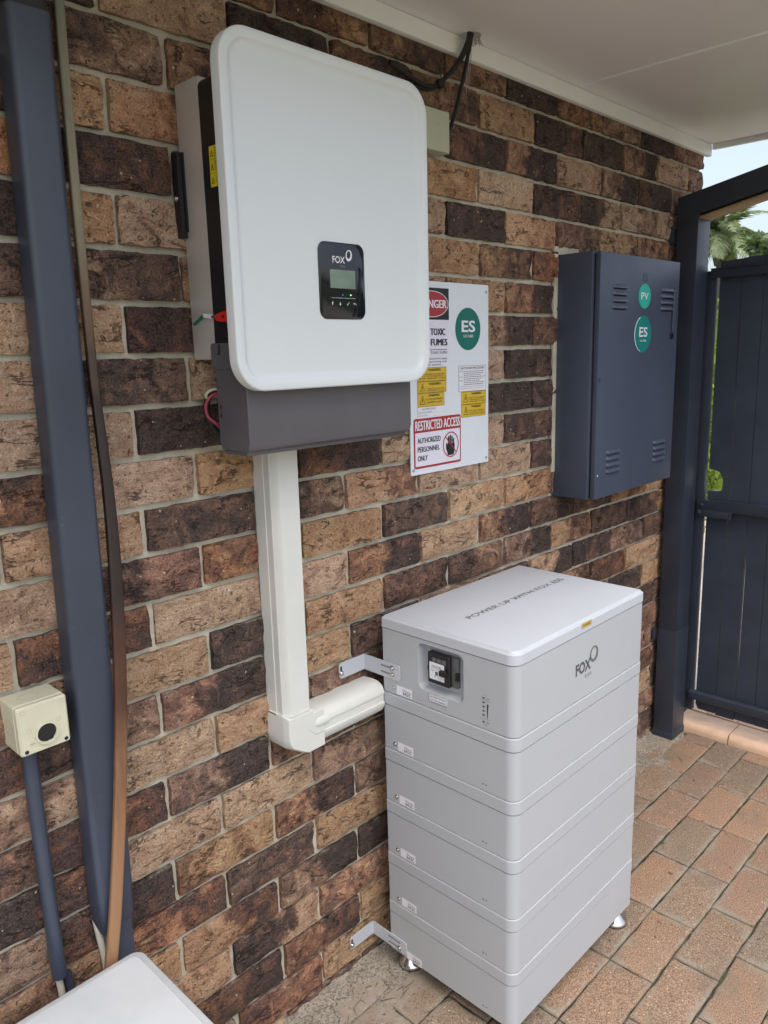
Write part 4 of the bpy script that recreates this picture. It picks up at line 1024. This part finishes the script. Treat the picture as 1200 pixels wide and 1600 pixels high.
# far post
box('post', (2.0400, -1.2600, GZ), (2.1240, -1.1800, 2.105), SLATE3, gf, .003)
rf2 = raked('pergola_rafter', 2.44, 2.52, .06, 1.998, 1.6, .050, R(11.6), SLATE2, None); tag(rf2, 'slate blue rafter behind the gate beam, beyond the wall corner', 'rafter')

gt = thing('side_gate', 'slate blue timber board gate with steel rails and a hand hole beside the post', 'gate', (2.15, -.60, .07))
ys = [-.1010, -.1225, -.1985, -.2690, -.3390]+[-.3390-.0712*i for i in range(1, 12)]
rg = random.Random(21)
bm0 = None
for i in range(len(ys)-1):
    ya, yb = ys[i]-.0012, ys[i+1]+.0010
    if i == 0:
        box('gate_stile', (2.1330, -.1165, .070), (2.1560, -.0700, 1.7060), SLATE3, gt, .002); continue
    zt = 1.7430+rg.uniform(-.005, .006); zb = .072+rg.uniform(-.004, .004)
    fb = Fr((2.150, 0, 0), (0, -1, 0), (0, 0, 1))     # a = -y
    if i == 1:
        a0, a1 = -ya, -yb
        hole = [(a0, .9320)]+[(.1600+.014*math.sin(R(t)), .9440-.012*math.cos(R(t))) for t in (0, 30, 60, 90)]+[(.1745+.001, .975), (.1700, .9900), (.1600, 1.0050), (.1400, 1.0100), (a0, 1.0130)]
        P = [(a0, zb+.02), (a0+.01, zb), (a1, zb), (a1, zt), ((a0+a1)/2, zt-.002), (a0, zt-.004)]+hole[::-1]
    elif i == 2:
        P = [(-ya+.0012, zb), (-yb, zb), (-yb, zt), ((-ya-yb)/2, zt+.001), (-ya, zt-.003), (-ya+.0000, 1.35), (-ya+.0028, 1.28), (-ya+.0022, .95)]
    else:
        g_ = .0022 if i == 3 else 0
        P = [(-ya+g_*.2, zb), (-yb, zb), (-yb, zt), ((-ya-yb)/2, zt+rg.uniform(-.003, .003)), (-ya, zt-.002), (-ya, 1.0), (-ya+g_, .62), (-ya+g_, .34)]
    bm = bmesh.new(); off = rg.uniform(-.0045, .003)
    add_prism(bm, fb, P, -.016+off, off); mobj('board', bm, BOARD, gt, 0)
YE = ys[-1]
box('top_rail', (2.1215, YE, 1.6800), (2.1490, -.1010, 1.7090), SLATE3, gt, .0015)
box('rail_lip', (2.1185, YE, 1.7092), (2.1600, -.1010, 1.7130), SLATE3, gt, .0010)
box('middle_rail', (2.1190, YE, .8620), (2.1460, -.0980, .9010), SLATE3, gt, .003)
box('bottom_rail', (2.1190, YE, .1180), (2.1460, -.1030, .1540), SLATE3, gt, .010, 4)
hp_ = box('hinge_strap', (2.1180, -.2220, .8450), (2.1460, -.0985, .8750-.004), SLATE3, gt, .002)
hp_.location = (0, 0, -.006)
box('strap_end', (2.1165, -.2240, .8370), (2.1180, -.2160, .8680), SLATE3, gt, .0006)
lathe('hinge_bolt', Fr((2.1180, -.1160, .8830), (0, -1, 0), (0, 0, 1)), [(.007, 0), (.007, .004), (.004, .006)], SLATE3, gt, 10)
lathe('hinge_bolt', Fr((2.1180, -.1080, .8560), (0, -1, 0), (0, 0, 1)), [(.008, 0), (.008, .005), (.004, .007)], SLATE3, gt, 10)

gt.location.x += .024
# ------------------------------------------------------------------ silt and leaf litter
bm = bmesh.new(); G = []
for i in range(150):
    row = []
    for j in range(14):
        x, y = -.3+i*.0165, -.001-j*.0125
        n_ = noise.noise(Vector((x*9, y*9, 1)))*.6+noise.noise(Vector((x*30, y*30, 2)))*.4
        hh = .011*math.exp(-j*.0125/.045)*(1+.7*n_)*(1.0 if x < .9 else .75)+.0026*n_-.0026
        row.append(bm.verts.new((x, y, GZ+hh)))
    G.append(row)
for i in range(149):
    for j in range(13): bm.faces.new((G[i][j], G[i+1][j], G[i+1][j+1], G[i][j+1]))
ms = NM('wall_foot_silt'); cs = ms.n('NewGeometry').outputs['Position']
ms.put(ms.b.inputs['Base Color'], ms.mix(ms.step(ms.noise(cs, 170, 6, .85), .36, .56), (.07, .058, .047), ms.mix(ms.step(ms.noise(cs, 18, 5, .7), .35, .65), (.30, .265, .215), (.42, .375, .31)))); ms.b.inputs['Roughness'].default_value = .95
ms.put(ms.b.inputs['Normal'], ms.bump(ms.noise(cs, 150, 5, .75), 1.0, .004))
o = mobj('silt', bm, ms.m, None, 60); tag(o, 'gritty silt washed up along the foot of the wall', kind='stuff')
# ------------------------------------------------------------------ leaf litter
bm = bmesh.new(); rl = random.Random(17)
for i in range(620):
    x = rl.uniform(.15, 1.0) if i % 3 else rl.uniform(.3, 2.05); y = -abs(rl.gauss(0, .13))-.004
    if y < -.75: continue
    a = rl.uniform(0, math.pi); l = rl.choice([rl.uniform(.001, .003), rl.uniform(.001, .003), rl.uniform(.002, .005), rl.uniform(.008, .022)]); z = GZ+.0016
    p = Vector((x, y, z)); d = Vector((math.cos(a), math.sin(a), 0))*l
    if p.y+d.y > -.004 or p.y-d.y > -.004: continue
    if rl.random() < .6 or l > .004: add_tube(bm, [p-d, p+d*.1+Vector((0, 0, .002)), p+d], [.0003, .0006, .0002], 4)
    else:
        s = Vector((-d.y, d.x, 0))*rl.uniform(.15, .35); v = [bm.verts.new(q) for q in (p-d*.6, p+s+Vector((0, 0, .002)), p+d*.6, p-s+Vector((0, 0, .001)))]; bm.faces.new(v)
o = mobj('leaf_litter', bm, DIRT, None, 0); tag(o, 'twigs and dry leaf crumbs on the paving by the wall', kind='stuff')
bm = bmesh.new()
for i in range(420):
    x = rl.choice([rl.uniform(1.3, 2.14), rl.uniform(.8, 2.14), rl.uniform(2.09, 2.14)]); k_ = rl.randint(0, 5); y = -.1115-.1119*k_+rl.uniform(-.002, .002)
    if rl.random() < .35: x = rl.uniform(2.00, 2.15); y = rl.uniform(-.16, -.02)
    if Y0-.03 < y and x < X1+.02: continue
    h = rl.uniform(.001, .006); a = rl.uniform(0, 6.28); s = Vector((math.cos(a), math.sin(a), 0))*rl.uniform(.001, .003); p = Vector((x, y, GZ-.002))
    v = [bm.verts.new(q) for q in (p-s, p+s, p+s*1.2+Vector((rl.uniform(-.003, .003), rl.uniform(-.003, .003), h)))]; bm.faces.new(v)
o = mobj('joint_moss', bm, FOL, None, 0); tag(o, 'small green moss and weeds in the paving joints', kind='stuff')

# ------------------------------------------------------------------ planting beyond the gate
CAMP = Vector((-.6461, -1.2178, 1.4539))
def leaf_cloud(bm, c, rad, n, size, rnd, flat_=1.0):
    for i in range(n):
        while 1:
            p = Vector([rnd.uniform(-1, 1) for _ in range(3)])
            if p.length < 1 and p.length > rnd.uniform(.2, .9): break
        f = .75+.35*noise.noise(Vector((p.x*2.3+c.x, p.y*2.3, p.z*2.3)))
        p = Vector((p.x*rad[0]*f, p.y*rad[1]*f, p.z*rad[2]*f))+c
        d = Vector([rnd.gauss(0, 1) for _ in range(3)]).normalized(); s = d.orthogonal().normalized()
        s = (Matrix.Rotation(rnd.uniform(0, 6.28), 3, d) @ s); L = size*rnd.uniform(.6, 1.3)
        v = [bm.verts.new(q) for q in (p, p+d*L*.5+s*L*.28, p+d*L, p+d*L*.5-s*L*.28)]; bm.faces.new(v)
rk = random.Random(31)
def bush(name, loc, rad, n, size, mat, label, cat, trunk=True, group=None):
    t = thing(name, label, cat, (loc[0], loc[1], -.06), group)
    bm = bmesh.new(); leaf_cloud(bm, Vector(loc), rad, n, size, rk); mobj('foliage', bm, mat, t, 0)
    bm = bmesh.new()
    for i in range(7):
        e = Vector(loc)+Vector((rk.uniform(-.6, .6)*rad[0], rk.uniform(-.6, .6)*rad[1], rk.uniform(-.1, .7)*rad[2]))
        add_tube(bm, spline([(loc[0]+rk.uniform(-.05, .05), loc[1]+rk.uniform(-.05, .05), -.07), (loc[0]*.6+e.x*.4, loc[1]*.6+e.y*.4, (loc[2]-.07)*.45+.1), tuple(e)], 4), [rad[0]*.05]*9 if False else .012*max(1, loc[2]), 6)
    mobj('stem', bm, BARK, t, 40)
    return t
bush('garden_shrub', (4.2, .95, .95), (.55, .55, .95), 4200, .085, BUSH, 'bright yellow green shrub glimpsed through the hand hole and slits of the gate', 'shrub')
bush('hedge_bush', (9.2, 2.55, 1.13), (1.3, 1.2, 1.10), 3000, .16, BUSH, 'bright yellow green bush showing just above the gate top', 'bush')
bush('hedge_bush', (9.8, .9, 1.05), (1.1, 1.3, 1.10), 3000, .16, FOL, 'duller green bush low behind the right end of the gate', 'bush')
def ray(px, py, d):
    v = _f + _r2*(px-600)/1205.34 - _u2*(py-800)/1205.34
    return CAMP+v.normalized()*d
def tree(loc, h, rad, label):
    t = thing('broadleaf_tree', label, 'tree', (loc.x, loc.y, -.07))
    bm = bmesh.new(); add_tube(bm, spline([(loc.x, loc.y, -.07), (loc.x+.1, loc.y, h*.3), (loc.x-.1, loc.y+.1, h*.62)], 5), [.22-.012*i for i in range(11)], 8)
    for i in range(9):
        a = rk.uniform(0, 6.28); e = Vector((loc.x+math.cos(a)*rad*.7, loc.y+math.sin(a)*rad*.7, h*rk.uniform(.6, .95)))
        add_tube(bm, spline([(loc.x, loc.y, h*rk.uniform(.35, .6)), ((loc.x*2+e.x)/3, (loc.y*2+e.y)/3, h*.68), tuple(e)], 4), [.09-.009*j for j in range(9)], 6)
    mobj('trunk', bm, BARK, t, 40)
    bm = bmesh.new()
    for i in range(11):
        c = Vector((loc.x+rk.uniform(-.7, .7)*rad, loc.y+rk.uniform(-.7, .7)*rad, h*rk.uniform(.62, .95))); leaf_cloud(bm, c, (rad*.42, rad*.42, rad*.3), 420, .32, rk)
    mobj('crown', bm, FOL, t, 0)
T1 = ray(1222, 395, 34); tree(Vector((T1.x, T1.y, 0)), 5.6, 1.5, 'grey green broadleaf tree to the right of the palm')
# palm tree
pc = ray(1128, 366, 38)
pt = thing('palm_tree', 'tall palm with arching fronds and a few yellow dead ones, seen above the gate', 'tree', (pc.x, pc.y, -.07))
bm = bmesh.new(); tk = spline([(pc.x, pc.y, -.07), (pc.x+.1, pc.y, pc.z*.5), (pc.x, pc.y, pc.z-.35)], 8)
add_tube(bm, tk, [.26-.006*i for i in range(len(tk))], 12); mobj('trunk', bm, BARK, pt, 40)
bm = bmesh.new(); add_tube(bm, [(pc.x, pc.y, pc.z-1.3), (pc.x, pc.y, pc.z-.9), (pc.x, pc.y, pc.z-.3), (pc.x, pc.y, pc.z+.25)], [.24, .34, .36, .16], 12); mobj('crown_boot', bm, BARK, pt, 40)
def frond_mesh(droop, seed, mat):
    rnd = random.Random(seed); bm = bmesh.new(); P = []
    for i in range(15):
        t = i/14; P.append(Vector((2.6*t-.35*t*t*droop, 0, .95*t-1.0*droop*t*t*1.35)))
    add_tube(bm, P, [.035-.0022*i for i in range(15)], 5)
    for i in range(58):
        t = .10+.90*i/58; k = t*14; a = int(k); f = k-a; p = P[a]*(1-f)+P[min(a+1, 14)]*f
        d = (P[min(a+1, 14)]-P[a-1 if a else 0]).normalized()
        for s in (-1, 1):
            L = .62*math.sin(math.pi*min(1, t*.85+.12))+.12; L *= rnd.uniform(.8, 1.15)
            e = p+d*L*.55+Vector((0, s*L*.70, rnd.uniform(-.42, .06)*L)); w = d*.022
            m_ = (p+e)/2+Vector((0, 0, .05*L)); e.z -= .22*L
            v = [bm.verts.new(q) for q in (p-w, p+w, m_+w*1.2, e, m_-w*1.2)]; bm.faces.new(v)
    me = bpy.data.meshes.new('frond'); bm.to_mesh(me); bm.free(); me.materials.append(mat); return me
FM = [frond_mesh(dr_, i, PALM) for i, dr_ in enumerate((.6, .9, 1.2, 1.5))]; FD = frond_mesh(2.0, 9, PALMD)
rq = random.Random(77)
for i in range(34):
    dry = i % 12 == 7
    o = bpy.data.objects.new('frond', FD if dry else FM[rq.randrange(4)]); link(o, pt)
    el = rq.uniform(-.75, -.5) if dry else (rq.uniform(-.35, 1.15))
    o.location = (pc.x, pc.y, pc.z+(-.25 if dry else 0)); o.rotation_euler = (rq.uniform(-.2, .2), -el, i*2.399)
    o.scale = (.88,)*3
